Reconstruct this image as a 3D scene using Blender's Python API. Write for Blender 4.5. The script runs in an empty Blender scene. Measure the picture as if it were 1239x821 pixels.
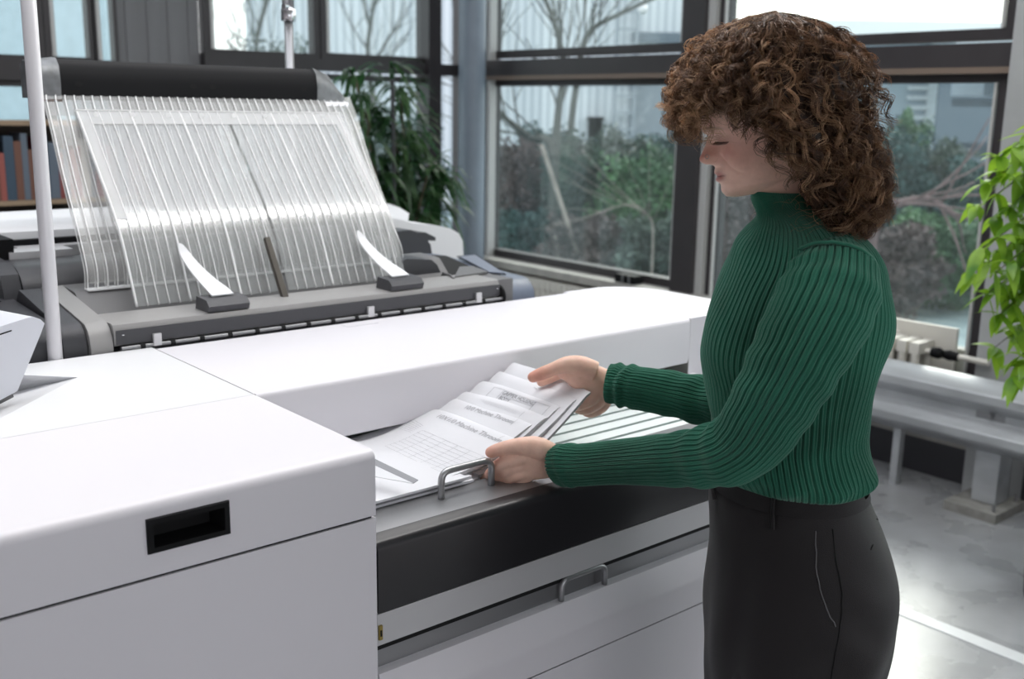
import bpy, bmesh, math, random
import numpy as np
from mathutils import Vector, Matrix, noise
PI = math.pi
random.seed(7)
rng = np.random.default_rng(7)
scn = bpy.context.scene
COL = scn.collection

# ------------------------------------------------------------------ camera
FPX = 1275.0
CXP, CYP = 619.5, 410.5
pitch, roll, yaw = math.radians(12.42), math.radians(.94), math.radians(40.39)
cc, ss = math.cos(yaw), math.sin(yaw)
Fv = Vector((ss*math.cos(pitch), cc*math.cos(pitch), -math.sin(pitch)))
rv = Vector((cc, -ss, 0)); uv_ = rv.cross(Fv)
Rv = math.cos(roll)*rv + math.sin(roll)*uv_
Uv = -math.sin(roll)*rv + math.cos(roll)*uv_
EYE = Vector((0, 0, 1.60))
AV = Vector((cc, -ss, 0))      # horizontal, towards the right of the photo
BV = Vector((ss, cc, 0))       # horizontal, away from the photographer
def ray(x, y): return Rv*((x-CXP)/FPX) - Uv*((y-CYP)/FPX) + Fv
def onz(x, y, z): d = ray(x, y); return EYE + d*((z-EYE.z)/d.z)
def ony(x, y, v): d = ray(x, y); return EYE + d*(v/d.y)
def onx(x, y, v): d = ray(x, y); return EYE + d*(v/d.x)
def onb(x, y, b): d = ray(x, y); return EYE + d*(b/d.dot(BV))

cam_d = bpy.data.cameras.new('camera'); cam = bpy.data.objects.new('camera', cam_d); COL.objects.link(cam)
cam_d.sensor_width = 36; cam_d.sensor_fit = 'HORIZONTAL'; cam_d.lens = 36*FPX/1239
cam_d.clip_start = .05; cam_d.clip_end = 200
M = Matrix((Rv, Uv, -Fv)).transposed().to_4x4(); M.translation = EYE; cam.matrix_world = M
cam_d.dof.use_dof = True; cam_d.dof.focus_distance = 1.68; cam_d.dof.aperture_fstop = 4.5
scn.camera = cam

# ------------------------------------------------------------------ materials
def lin(c):
    c = c/255.0
    return c/12.92 if c <= .04045 else ((c+.055)/1.055)**2.4
def rgb(r, g, b): return (lin(r), lin(g), lin(b), 1)
MATS = {}
def mat(name, col, rough=.5, metal=0, spec=.5, var=0, scale=8, bump=0, bscale=60, col2=None, coat=0, emit=None, sheen=0, coords='Object', stretch=(1,1,1), detail=4):
    m = bpy.data.materials.new(name); m.use_nodes = True; MATS[name] = m
    nt = m.node_tree; b = nt.nodes['Principled BSDF']
    b.inputs['Base Color'].default_value = col
    b.inputs['Roughness'].default_value = rough
    b.inputs['Metallic'].default_value = metal
    b.inputs['Specular IOR Level'].default_value = spec
    b.inputs['Coat Weight'].default_value = coat
    b.inputs['Sheen Weight'].default_value = sheen
    if emit: b.inputs['Emission Color'].default_value = emit[0]; b.inputs['Emission Strength'].default_value = emit[1]
    if var or bump or col2:
        tc = nt.nodes.new('ShaderNodeTexCoord'); mp = nt.nodes.new('ShaderNodeMapping')
        mp.inputs['Scale'].default_value = stretch
        nt.links.new(tc.outputs[coords], mp.inputs[0])
    if var or col2:
        n = nt.nodes.new('ShaderNodeTexNoise'); n.inputs['Scale'].default_value = scale; n.inputs['Detail'].default_value = detail
        nt.links.new(mp.outputs[0], n.inputs['Vector'])
        cr = nt.nodes.new('ShaderNodeValToRGB')
        c2 = col2 if col2 else tuple(min(1, c*(1+var)) for c in col[:3])+(1,)
        c1 = col if col2 else tuple(c*(1-var) for c in col[:3])+(1,)
        cr.color_ramp.elements[0].color = c1; cr.color_ramp.elements[1].color = c2
        cr.color_ramp.elements[0].position = .35; cr.color_ramp.elements[1].position = .65
        nt.links.new(n.outputs['Fac'], cr.inputs[0]); nt.links.new(cr.outputs[0], b.inputs['Base Color'])
    if bump:
        n = nt.nodes.new('ShaderNodeTexNoise'); n.inputs['Scale'].default_value = bscale; n.inputs['Detail'].default_value = 3
        nt.links.new(mp.outputs[0], n.inputs['Vector'])
        bp = nt.nodes.new('ShaderNodeBump'); bp.inputs['Strength'].default_value = bump; bp.inputs['Distance'].default_value = .002
        nt.links.new(n.outputs['Fac'], bp.inputs['Height']); nt.links.new(bp.outputs[0], b.inputs['Normal'])
    return m
def clear_mat(name, alpha, col, rough=.2, spec=.5):
    """see-through sheet: part clear, part frosted, with a glossy skin"""
    m = bpy.data.materials.new(name); m.use_nodes = True; MATS[name] = m
    nt = m.node_tree; b = nt.nodes['Principled BSDF']; out = nt.nodes['Material Output']
    b.inputs['Base Color'].default_value = col; b.inputs['Roughness'].default_value = rough
    b.inputs['Specular IOR Level'].default_value = spec
    tr = nt.nodes.new('ShaderNodeBsdfTransparent'); mx = nt.nodes.new('ShaderNodeMixShader')
    mx.inputs[0].default_value = alpha
    nt.links.new(tr.outputs[0], mx.inputs[1]); nt.links.new(b.outputs[0], mx.inputs[2]); nt.links.new(mx.outputs[0], out.inputs[0])
    return m
def pane_mat():
    m = bpy.data.materials.new('window_glass'); m.use_nodes = True; MATS['glass'] = m
    nt = m.node_tree; out = nt.nodes['Material Output']
    tr = nt.nodes.new('ShaderNodeBsdfTransparent'); tr.inputs[0].default_value = (.93, .97, .96, 1)
    gl = nt.nodes.new('ShaderNodeBsdfGlossy'); gl.inputs['Roughness'].default_value = .03
    fr = nt.nodes.new('ShaderNodeFresnel'); fr.inputs['IOR'].default_value = 1.4
    ge = nt.nodes.new('ShaderNodeNewGeometry'); mr = nt.nodes.new('ShaderNodeMapRange'); mr.inputs['To Min'].default_value = 1.4; mr.inputs['To Max'].default_value = 1/1.4
    nt.links.new(ge.outputs['Backfacing'], mr.inputs[0]); nt.links.new(mr.outputs[0], fr.inputs['IOR'])
    df = nt.nodes.new('ShaderNodeBsdfDiffuse'); df.inputs[0].default_value = (.8, .87, .87, 1)
    m1 = nt.nodes.new('ShaderNodeMixShader'); m2 = nt.nodes.new('ShaderNodeMixShader')
    no = nt.nodes.new('ShaderNodeTexNoise'); no.inputs['Scale'].default_value = 3
    mm = nt.nodes.new('ShaderNodeMath'); mm.operation = 'MULTIPLY'; mm.inputs[1].default_value = .10
    nt.links.new(no.outputs['Fac'], mm.inputs[0]); nt.links.new(mm.outputs[0], m1.inputs[0])
    nt.links.new(tr.outputs[0], m1.inputs[1]); nt.links.new(df.outputs[0], m1.inputs[2])
    nt.links.new(fr.outputs[0], m2.inputs[0]); nt.links.new(m1.outputs[0], m2.inputs[1]); nt.links.new(gl.outputs[0], m2.inputs[2])
    nt.links.new(m2.outputs[0], out.inputs[0]); return m
W = mat('white_enamel', rgb(230, 230, 232), .38)
WS = mat('white_enamel_front', rgb(230, 227, 232), .4)
DK = mat('charcoal_plastic', rgb(62, 62, 66), .38, bump=.25, bscale=900)
DKL = mat('grey_plastic', rgb(108, 107, 108), .42, bump=.3, bscale=900)
BLU = mat('blue_grey_plastic', rgb(98, 106, 124), .33, bump=.2, bscale=900)
BK = mat('black_matte', rgb(20, 20, 22), .6, spec=.18)
BKG = mat('black_gloss_metal', rgb(36, 35, 38), .3, spec=.5)
BAR = mat('lit_bar_top', rgb(150, 148, 147), .36, bump=.2, bscale=900)  # dark plastic's grey lightened for the daylight its top catches
BKV = mat('black_void', rgb(14, 14, 15), .9)
ST = mat('brushed_steel', rgb(176, 176, 178), .34, metal=.8)
STD = mat('satin_steel', rgb(150, 150, 152), .42, metal=.75)
ALU = mat('satin_aluminium', rgb(205, 204, 206), .42, metal=.35)
CHR = mat('chrome', rgb(225, 225, 228), .15, metal=1)
SLT = mat('white_slat', rgb(225, 232, 230), .35)
GRN = mat('dark_green_gap', rgb(64, 98, 90), .5)
PAP = mat('paper', rgb(222, 222, 226), .8, bump=.3, bscale=25)
PAPE = mat('paper_edge', rgb(190, 190, 193), .85, var=.18, scale=500, stretch=(.02, .02, 1))
INK = mat('pale_ink', rgb(168, 168, 172), .8)
INKD = mat('grey_ink', rgb(120, 120, 126), .8)
INKB = mat('blue_ink', rgb(84, 104, 150), .8)
YEL = mat('yellow_latch', rgb(150, 130, 62), .5)
FRM = mat('window_frame_paint', rgb(54, 50, 52), .45, var=.1, scale=5)
FRL = mat('window_frame_light', rgb(186, 186, 184), .4)
FRG = mat('steel_column_paint', rgb(128, 138, 150), .4, var=.05)
PNL = mat('grey_wall_panel', rgb(112, 112, 114), .6, var=.06, scale=3, stretch=(6, 1, .3))
SILL = mat('grey_sill', rgb(166, 163, 158), .6, var=.12, scale=14)
RAD = mat('radiator_cream', rgb(214, 210, 202), .45)
GALV = mat('galvanised_steel', rgb(180, 182, 185), .36, metal=.4, var=.2, scale=7, bump=.2, bscale=30, stretch=(1, .3, 1))
CONC = mat('concrete_block', rgb(140, 138, 134), .8, var=.2, scale=20)
DARKB = mat('dark_plinth', rgb(58, 57, 62), .5)
GLS = pane_mat()
ACR = clear_mat('clear_acrylic', .27, rgb(222, 222, 220), .22, .8)
ACP = clear_mat('plate_acrylic', .26, rgb(190, 192, 191), .2, 1.0)
def _skin(m, fac, rough):
    nt = m.node_tree; out = nt.nodes['Material Output']; src = out.inputs[0].links[0].from_socket
    gl = nt.nodes.new('ShaderNodeBsdfGlossy'); gl.inputs['Roughness'].default_value = rough; mx = nt.nodes.new('ShaderNodeMixShader'); mx.inputs[0].default_value = fac
    nt.links.new(src, mx.inputs[1]); nt.links.new(gl.outputs[0], mx.inputs[2]); nt.links.new(mx.outputs[0], out.inputs[0])
_skin(ACP, .10, .19)
ACF = clear_mat('frosted_acrylic', .42, rgb(232, 232, 232), .4, .4)
ACE = clear_mat('acrylic_edge', .8, rgb(252, 252, 252), .3, .6)

# ------------------------------------------------------------------ object helpers
def children(o): return [c for c in bpy.data.objects if c.parent == o]
def tag(o, label=None, cat=None, group=None, kind=None):
    if label: o['label'] = label
    if cat: o['category'] = cat
    if group: o['group'] = group
    if kind: o['kind'] = kind
    return o
def thing(name, label, cat, loc=(0, 0, 0), group=None, rz=0):
    o = bpy.data.objects.new(name, None); COL.objects.link(o)
    o.location = loc; o.rotation_euler = (0, 0, rz); o.empty_display_size = .05
    return tag(o, label, cat, group)
def finish(me, m, smooth):
    for x in (m if isinstance(m, (list, tuple)) else [m]): me.materials.append(x)
    if smooth:
        me.polygons.foreach_set('use_smooth', [True]*len(me.polygons))
        if smooth == 'angle': me.set_sharp_from_angle(angle=math.radians(40))
def link(name, me, parent=None):
    o = bpy.data.objects.new(name, me); COL.objects.link(o)
    if parent is not None:
        o.parent = parent
        # geometry is written in world space: undo the parent's placement
        pw = Matrix.LocRotScale(parent.location, parent.rotation_euler, parent.scale)
        if parent.parent is None and parent.type == 'EMPTY': o.matrix_parent_inverse = pw.inverted()
    return o
def obj(name, bm, m, parent=None, smooth='angle', bevel=0, seg=2):
    if bevel:
        es = [e for e in bm.edges if len(e.link_faces) == 2 and e.calc_face_angle(0) > math.radians(28)]
        bmesh.ops.bevel(bm, geom=es, offset=bevel, segments=seg, affect='EDGES', profile=.5, clamp_overlap=True)
    bmesh.ops.recalc_face_normals(bm, faces=bm.faces)
    me = bpy.data.meshes.new(name); bm.to_mesh(me); bm.free(); finish(me, m, smooth)
    return link(name, me, parent)
def nb(): return bmesh.new()
def box(bm, x0, x1, y0, y1, z0, z1, mi=0, mtx=None):
    v = [bm.verts.new((x, y, z)) for x in (x0, x1) for y in (y0, y1) for z in (z0, z1)]
    if mtx is not None:
        for q in v: q.co = mtx @ q.co
    for f in ((0, 1, 3, 2), (4, 6, 7, 5), (0, 4, 5, 1), (2, 3, 7, 6), (0, 2, 6, 4), (1, 5, 7, 3)):
        fc = bm.faces.new([v[i] for i in f]); fc.material_index = mi
    return v
def hexa(bm, pts, mi=0):
    """8 points: bottom ring of four then top ring of four"""
    v = [bm.verts.new(p) for p in pts]
    for f in ((3, 2, 1, 0), (4, 5, 6, 7), (0, 1, 5, 4), (1, 2, 6, 5), (2, 3, 7, 6), (3, 0, 4, 7)):
        bm.faces.new([v[i] for i in f]).material_index = mi
    return v
def prism(bm, pts, vec, mi=0):
    a = [bm.verts.new(p) for p in pts]; b = [bm.verts.new(Vector(p)+Vector(vec)) for p in pts]
    n = len(a)
    bm.faces.new(a).material_index = mi; bm.faces.new(list(reversed(b))).material_index = mi
    for i in range(n): bm.faces.new((a[i], b[i], b[(i+1) % n], a[(i+1) % n])).material_index = mi
def px_(bm, prof, x0, x1, mi=0): prism(bm, [(x0, y, z) for y, z in prof], (x1-x0, 0, 0), mi)
def strip_prism(bm, prof, thick, x0, x1):
    """an open profile in YZ given a thickness, run along X"""
    up, dn = [], []
    n = len(prof)
    for i, (y, z) in enumerate(prof):
        a = prof[max(0, i-1)]; b = prof[min(n-1, i+1)]
        t = Vector((b[0]-a[0], b[1]-a[1])).normalized(); nn = Vector((-t.y, t.x))*thick/2
        up.append((y+nn.x, z+nn.y)); dn.append((y-nn.x, z-nn.y))
    va = [[bm.verts.new((x, y, z)) for y, z in up] for x in (x0, x1)]
    vb = [[bm.verts.new((x, y, z)) for y, z in dn] for x in (x0, x1)]
    for i in range(n-1):
        bm.faces.new((va[0][i], va[1][i], va[1][i+1], va[0][i+1])); bm.faces.new((vb[0][i], vb[0][i+1], vb[1][i+1], vb[1][i]))
        bm.faces.new((va[0][i], va[0][i+1], vb[0][i+1], vb[0][i])); bm.faces.new((va[1][i], vb[1][i], vb[1][i+1], va[1][i+1]))
    bm.faces.new((va[0][0], vb[0][0], vb[1][0], va[1][0])); bm.faces.new((va[0][-1], va[1][-1], vb[1][-1], vb[0][-1]))
def frame_of(t, ref=None):
    t = Vector(t).normalized()
    r = ref if ref is not None else (Vector((0, 0, 1)) if abs(t.z) < .9 else Vector((1, 0, 0)))
    u = (r - t*r.dot(t)).normalized(); return u, t.cross(u).normalized()
def tube(bm, pts, r, seg=10, cap=True, mi=0, flat=1.0, ref=None):
    pts = [Vector(p) for p in pts]; n = len(pts)
    rr = r if isinstance(r, (list, tuple)) else [r]*n
    rings = []; u = None
    for i, p in enumerate(pts):
        t = pts[min(n-1, i+1)]-pts[max(0, i-1)]
        if u is None: u, w = frame_of(t, ref)
        else:
            t = t.normalized(); u = (u-t*u.dot(t)).normalized(); w = t.cross(u)
        rings.append([bm.verts.new(p+u*(rr[i]*math.cos(2*PI*k/seg))+w*(rr[i]*flat*math.sin(2*PI*k/seg))) for k in range(seg)])
    for a, b in zip(rings, rings[1:]):
        for k in range(seg): bm.faces.new((a[k], a[(k+1) % seg], b[(k+1) % seg], b[k])).material_index = mi
    if cap:
        bm.faces.new(list(reversed(rings[0]))).material_index = mi; bm.faces.new(rings[-1]).material_index = mi
def spline(pts, n):
    """Catmull-Rom through tuples of any length"""
    P = np.array(pts, float); P = np.vstack([2*P[0]-P[1], P, 2*P[-1]-P[-2]])
    m = len(P)-3; out = []
    for q in np.linspace(0, m-1e-9, n):
        i = int(q); t = q-i; a, b, c, d = P[i:i+4]
        out.append(.5*((2*b)+(c-a)*t+(2*a-5*b+4*c-d)*t*t+(3*b-a-3*c+d)*t**3))
    return np.array(out)
def round_path(pts, r, n=6):
    """polyline with its corners rounded"""
    pts = [Vector(p) for p in pts]; out = [pts[0]]
    for a, b, c in zip(pts, pts[1:], pts[2:]):
        p = b+(a-b).normalized()*r; q = b+(c-b).normalized()*r
        for i in range(n+1):
            t = i/n; out.append(p*(1-t)**2+b*2*t*(1-t)+q*t*t)
    return out+[pts[-1]]
def lathe(bm, prof, c, seg=24, mi=0, axis='z'):
    rings = []
    for r, z in prof:
        rings.append([bm.verts.new((c[0]+r*math.cos(2*PI*k/seg), c[1]+r*math.sin(2*PI*k/seg), c[2]+z)) for k in range(seg)])
    for a, b in zip(rings, rings[1:]):
        for k in range(seg): bm.faces.new((a[k], a[(k+1) % seg], b[(k+1) % seg], b[k])).material_index = mi
    bm.faces.new(list(reversed(rings[0]))).material_index = mi; bm.faces.new(rings[-1]).material_index = mi
def np_mesh(name, V, F, m, parent=None, smooth=True):
    me = bpy.data.meshes.new(name)
    V = np.asarray(V, np.float32); F = np.asarray(F, np.int32)
    me.vertices.add(len(V)); me.vertices.foreach_set('co', V.ravel())
    k = F.shape[1]
    me.loops.add(F.size); me.loops.foreach_set('vertex_index', F.ravel())
    me.polygons.add(len(F)); me.polygons.foreach_set('loop_start', np.arange(0, F.size, k, dtype=np.int32))
    me.polygons.foreach_set('loop_total', np.full(len(F), k, np.int32))
    me.update(calc_edges=True); me.validate(); finish(me, m, smooth)
    return link(name, me, parent)
# ------------------------------------------------------------------ the room
def floor_mat():
    m = bpy.data.materials.new('polished_concrete'); m.use_nodes = True
    nt = m.node_tree; b = nt.nodes['Principled BSDF']; L = nt.links
    tc = nt.nodes.new('ShaderNodeTexCoord')
    def nz(s, d, dist=0):
        n = nt.nodes.new('ShaderNodeTexNoise'); n.inputs['Scale'].default_value = s; n.inputs['Detail'].default_value = d
        n.inputs['Distortion'].default_value = dist
        L.new(tc.outputs['Object'], n.inputs['Vector']); return n
    n1 = nz(1.1, 9, .3); n2 = nz(5, 6, .2)
    mx = nt.nodes.new('ShaderNodeMath'); mx.operation = 'ADD'; L.new(n1.outputs['Fac'], mx.inputs[0])
    m2 = nt.nodes.new('ShaderNodeMath'); m2.operation = 'MULTIPLY'; m2.inputs[1].default_value = .5
    L.new(n2.outputs['Fac'], m2.inputs[0]); L.new(m2.outputs[0], mx.inputs[1])
    cr = nt.nodes.new('ShaderNodeValToRGB'); e = cr.color_ramp.elements
    e[0].position = .5; e[0].color = rgb(128, 128, 130); e[1].position = 1.0; e[1].color = rgb(182, 184, 188)
    L.new(mx.outputs[0], cr.inputs[0]); L.new(cr.outputs[0], b.inputs['Base Color'])
    r = nt.nodes.new('ShaderNodeMapRange'); r.inputs['To Min'].default_value = .16; r.inputs['To Max'].default_value = .42
    L.new(n2.outputs['Fac'], r.inputs[0]); L.new(r.outputs[0], b.inputs['Roughness'])
    b.inputs['Specular IOR Level'].default_value = .7
    return m
FLR = floor_mat()
bm = nb(); box(bm, -4.5, 4.46, -3.5, 6.2, -.15, 0); tag(obj('floor', bm, FLR), kind='structure')
LINE = mat('white_floor_paint', rgb(226, 228, 230), .4, var=.06, scale=10)
a = onz(1078, 733, .003); b_ = onz(1239, 797, .003); dl = (b_-a).normalized(); nl = Vector((-dl.y, dl.x, 0))
bm = nb(); p0 = a-dl*3.0; p1 = b_+dl*2.5
q = [p0-nl*.03, p1-nl*.03, p1+nl*.03, p0+nl*.03]
hexa(bm, [Vector((v.x, v.y, .0)) for v in q]+[Vector((v.x, v.y, .003)) for v in q])
tag(obj('floor_line', bm, LINE), kind='structure')

XW = 4.40          # the window wall
def frame_bar(bm, y0, y1, z0, z1, x0=XW-.06, x1=XW+.05, mi=0): box(bm, x0, x1, y0, y1, z0, z1, mi)
ZT0, ZT1 = 1.775, 1.90      # transom
# low wall with sill ledge
bm = nb(); box(bm, XW, XW+.06, -3.0, 5.62, 0, .16); tag(obj('baseboard_right', bm, DARKB, bevel=.004), kind='structure')
bm = nb(); box(bm, XW+.0, XW+.06, -3.0, 5.62, .16, .60); tag(obj('wall_right', bm, SILL, bevel=.004), kind='structure')
bm = nb(); box(bm, XW-.16, XW+.08, 2.75, 5.60, .60, .645); tag(obj('trim_1', bm, SILL, bevel=.004), kind='structure')
def window(n, y0, y1, z0, z1, low=True, fw=.045):
    bm = nb()
    box(bm, XW-.035, XW+.045, y0, y0+fw, z0, z1, 0); box(bm, XW-.035, XW+.045, y1-fw, y1, z0, z1, 0)
    box(bm, XW-.035, XW+.045, y0+fw, y1-fw, z0, z0+fw, 0); box(bm, XW-.035, XW+.045, y0+fw, y1-fw, z1-fw, z1, 0)
    g = .012
    box(bm, XW-.05, XW-.036, y0+fw, y0+fw+g, z0+fw, z1-fw, 1); box(bm, XW-.05, XW-.036, y1-fw-g, y1-fw, z0+fw, z1-fw, 1)
    w = tag(obj('window_%d' % n, bm, [FRM, FRL], bevel=.003), kind='structure')
    bm = nb(); box(bm, XW, XW+.006, y0+fw, y1-fw, z0+fw, z1-fw); obj('window_pane', bm, GLS, w)
# bays: 5.56 .. 3.70 | 3.60 .. 2.03
window(1, 3.74, 5.42, .645, 1.775); window(2, 2.05, 3.56, .30, 1.775)
window(3, 3.74, 5.42, 1.90, 3.2); window(4, 2.05, 3.56, 1.90, 3.2)
window(5, -1.2, 1.75, .20, 1.775); window(6, -1.2, 1.75, 1.90, 3.2)
bm = nb(); box(bm, XW-.09, XW+.07, -3.0, 5.62, 1.79, 1.885); tag(obj('trim_2', bm, FRM, bevel=.004), kind='structure')
bm = nb(); box(bm, XW-.09, XW+.05, 2.0, 5.5, 1.765, 1.79); tag(obj('trim_3', bm, mat('bronze_trim', rgb(120, 104, 92), .5), bevel=.003), kind='structure')
bm = nb(); box(bm, XW-.10, XW+.06, 3.60, 3.745, .645, 3.2); tag(obj('trim_4', bm, FRM, bevel=.005), kind='structure')
bm = nb(); box(bm, XW-.07, XW+.06, 3.555, 3.60, .60, 3.2); tag(obj('trim_5', bm, FRL, bevel=.004), kind='structure')
bm = nb(); box(bm, XW-.08, XW+.06, 5.42, 5.50, .3, 3.2); tag(obj('trim_6', bm, FRM, bevel=.005), kind='structure')
bm = nb(); box(bm, XW-.085, XW-.03, 5.33, 5.36, .645, 3.2); tag(obj('trim_7', bm, FRL, bevel=.003), kind='structure')
GRYC = mat('grey_column_paint', rgb(166, 167, 168), .5, var=.04)
bm = nb(); box(bm, XW-.12, XW+.08, 1.82, 2.02, 0, 3.2); tag(obj('wall_column', bm, GRYC, bevel=.006), kind='structure')
bm = nb(); box(bm, XW-.02, XW+.06, 2.02, 5.5, 3.2, 3.5); box(bm, XW-.02, XW+.06, -3, 1.82, 3.2, 3.5); tag(obj('wall_right_top', bm, FRM), kind='structure')

# back wall, Y = 5.62
YB = 5.62
def bx(px, py=70): return ony(px, py, YB).x
bm = nb()
segs = [(142, 240)]
box(bm, bx(142), bx(242), YB, YB+.06, 0, 3.2)
for k in range(4):
    xx = bx(142)+(bx(242)-bx(142))*(k+.5)/4; box(bm, xx-.004, xx+.004, YB-.006, YB, 0, 3.2)
tag(obj('wall_back', bm, PNL), kind='structure')
def bwin(n, p0, p1, z0, z1, fw=.035, lite=True):
    x0, x1 = bx(p0), bx(p1); bm = nb()
    box(bm, x0, x0+fw, YB-.03, YB+.04, z0, z1); box(bm, x1-fw, x1, YB-.03, YB+.04, z0, z1)
    box(bm, x0+fw, x1-fw, YB-.03, YB+.04, z0, z0+fw); box(bm, x0+fw, x1-fw, YB-.03, YB+.04, z1-fw, z1)
    if lite: box(bm, x0+fw, x0+fw+.02, YB-.035, YB+.02, z0+fw, z1-fw, 1)
    w = tag(obj('window_%d' % n, bm, [FRM, FRL], bevel=.003), kind='structure')
    bm = nb(); box(bm, x0+fw, x1-fw, YB, YB+.006, z0+fw, z1-fw); obj('window_pane', bm, GLS, w)
bwin(7, 246, 384, 1.85, 3.2); bwin(8, 386, 516, 1.86, 3.2); bwin(9, -60, 53, 1.78, 3.2, .03); bwin(10, 54, 114, 1.78, 3.2, .03); bwin(11, 112, 142, 1.78, 3.2, .02)
bwin(12, 386, 516, .35, 1.775); bwin(13, -60, 53, .35, 1.69, .03, False); bwin(15, 54, 142, .35, 1.69, .03, False); bwin(16, 246, 384, .35, 1.775); bwin(14, 552, 566, .35, 3.2, .012, False)
bm = nb(); box(bm, bx(242), bx(566), YB-.06, YB+.05, 1.79, 1.86); box(bm, -2.2, bx(142), YB-.06, YB+.05, 1.69, 1.78); tag(obj('trim_8', bm, FRM, bevel=.004), kind='structure')
bm = nb()
for p0, p1 in ((509, 524), (562, 577)): box(bm, bx(p0), bx(p1), YB-.09, YB+.05, 0, 3.2)
tag(obj('trim_9', bm, FRM, bevel=.004), kind='structure')
bm = nb(); box(bm, -4.5, bx(-60), YB, YB+.06, 0, 3.2); tag(obj('wall_back_left', bm, PNL), kind='structure')
bm = nb(); box(bm, -4.5, XW, YB, YB+.06, 0, .35); tag(obj('baseboard_back', bm, DARKB), kind='structure')
# round-edged steel column in the corner
bm = nb(); x0, x1 = bx(524), bx(549); tube(bm, [((x0+x1)/2, YB-.30, 0), ((x0+x1)/2, YB-.30, 3.2)], (x1-x0)/2*1.02, 28)
tag(obj('corner_column', bm, FRG, smooth='angle'), kind='structure')
# ceiling above and walls behind the photographer, with rooflight openings
CEIL = mat('ceiling_white', rgb(215, 214, 212), .8)
WAL = mat('plaster', rgb(214, 208, 212), .85)
bm = nb()
box(bm, -4.5, 4.6, 4.2, 5.8, 3.5, 3.6); box(bm, -4.5, 4.6, -3.5, 1.3, 3.5, 3.6)
box(bm, -4.5, -1.0, 1.3, 4.2, 3.5, 3.6); box(bm, 3.2, 4.6, 1.3, 4.2, 3.5, 3.6)
tag(obj('ceiling', bm, CEIL), kind='structure')
bm = nb(); box(bm, -4.6, -4.5, -3.5, 5.8, 0, 3.5); tag(obj('wall_left', bm, WAL), kind='structure')
bm = nb(); box(bm, -4.5, 4.5, -3.6, -3.5, 0, .9); box(bm, -4.5, 4.5, -3.6, -3.5, 2.55, 3.5); box(bm, -4.5, -1.8, -3.6, -3.5, .9, 2.55); box(bm, 1.8, 4.5, -3.6, -3.5, .9, 2.55)  # opening added out of view to let daylight onto the front faces
tag(obj('wall_front', bm, WAL), kind='structure')
bm = nb(); box(bm, -4.5, XW, YB, YB+.06, 3.2, 3.5); tag(obj('wall_back_top', bm, FRM), kind='structure')

LMP = thing('unseen_lamp', 'unseen linear lamp above the machine, placed to reflect in the tray', 'lamp', (2.2, 1.45, 3.2))  # lamp out of view, placed so its reflection forms the plate's bright band
bm = nb(); box(bm, .3, 4.1, 1.40, 1.50, 3.2, 3.24); obj('housing', bm, CEIL, LMP, bevel=.005)
bm = nb(); box(bm, .32, 4.08, 1.405, 1.495, 3.192, 3.2); obj('diffuser', bm, mat('lamp_diffuser', rgb(255, 255, 255), .5, emit=((1, .98, .95, 1), 34)), LMP)
for x in (.8, 3.6):
    bm = nb(); tube(bm, [(x, 1.45, 3.24), (x, 1.28, 3.5)], .003, 6); obj('suspension_wire', bm, CHR, LMP)
# ------------------------------------------------------------------ radiators, rail, pipe
def radiator(name, label, y0, y1, z0, z1, x, pitch_=.06, group=None, cat='radiator'):
    t = thing(name, label, cat, (x, (y0+y1)/2, 0))
    n = int(round((y1-y0)/pitch_))
    for k in range(n):
        yc = y0+pitch_*(k+.5); bm = nb()
        for dx in (-.045, .045):
            tube(bm, [(x+dx, yc, z0+.02), (x+dx, yc, z1-.02)], .020, 10, flat=1)
        box(bm, x-.065, x+.065, yc-.022, yc+.022, z1-.05, z1); box(bm, x-.065, x+.065, yc-.022, yc+.022, z0, z0+.05)
        obj('radiator_column', bm, RAD, t, bevel=.004)
    return t
rd = radiator('radiator', 'short cream column radiator under the window right of the woman', 2.22, 2.82, .36, .64, 4.25)
bm = nb(); box(bm, 4.33, 4.35, 2.14, 2.9, .34, .70); obj('back_plate', bm, RAD, rd, bevel=.004)
bm = nb(); tube(bm, [(4.22, 2.35, .665), (4.22, 2.38, .70), (4.22, 2.47, .705), (4.22, 2.50, .67)], .008, 8); obj('hanger', bm, RAD, rd)
bm = nb(); tube(bm, [(4.25, 2.24, .60), (4.25, 1.95, .60)], .013, 12); obj('supply_pipe', bm, RAD, rd)
bm = nb(); tube(bm, [(4.25, 2.20, .60), (4.25, 2.17, .60), (4.25, 2.15, .60), (4.25, 2.12, .60), (4.25, 2.08, .60)], [.022, .026, .016, .024, .018], 12)
tube(bm, [(4.25, 2.15, .60), (4.21, 2.15, .62)], .012, 8); v_ = obj('valve', bm, BK, rd); v_['label'] = 'black pipe valve'
radiator('long_radiator', 'long cream radiator under the sill behind the white machine', 2.95, 5.28, .18, .58, 4.27, .05)
# small black box on the sill
t = thing('sill_block', 'small black ribbed block lying on the window sill', 'block', (4.30, 4.05, .645))
bm = nb(); box(bm, 4.27, 4.34, 3.98, 4.13, .646, .69)
obj('block_body', bm, BK, t, bevel=.004)
for yk in (4.01, 4.06):
    bm = nb(); box(bm, 4.262, 4.27, yk, yk+.01, .65, .688); obj('clip', bm, STD, t)

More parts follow.
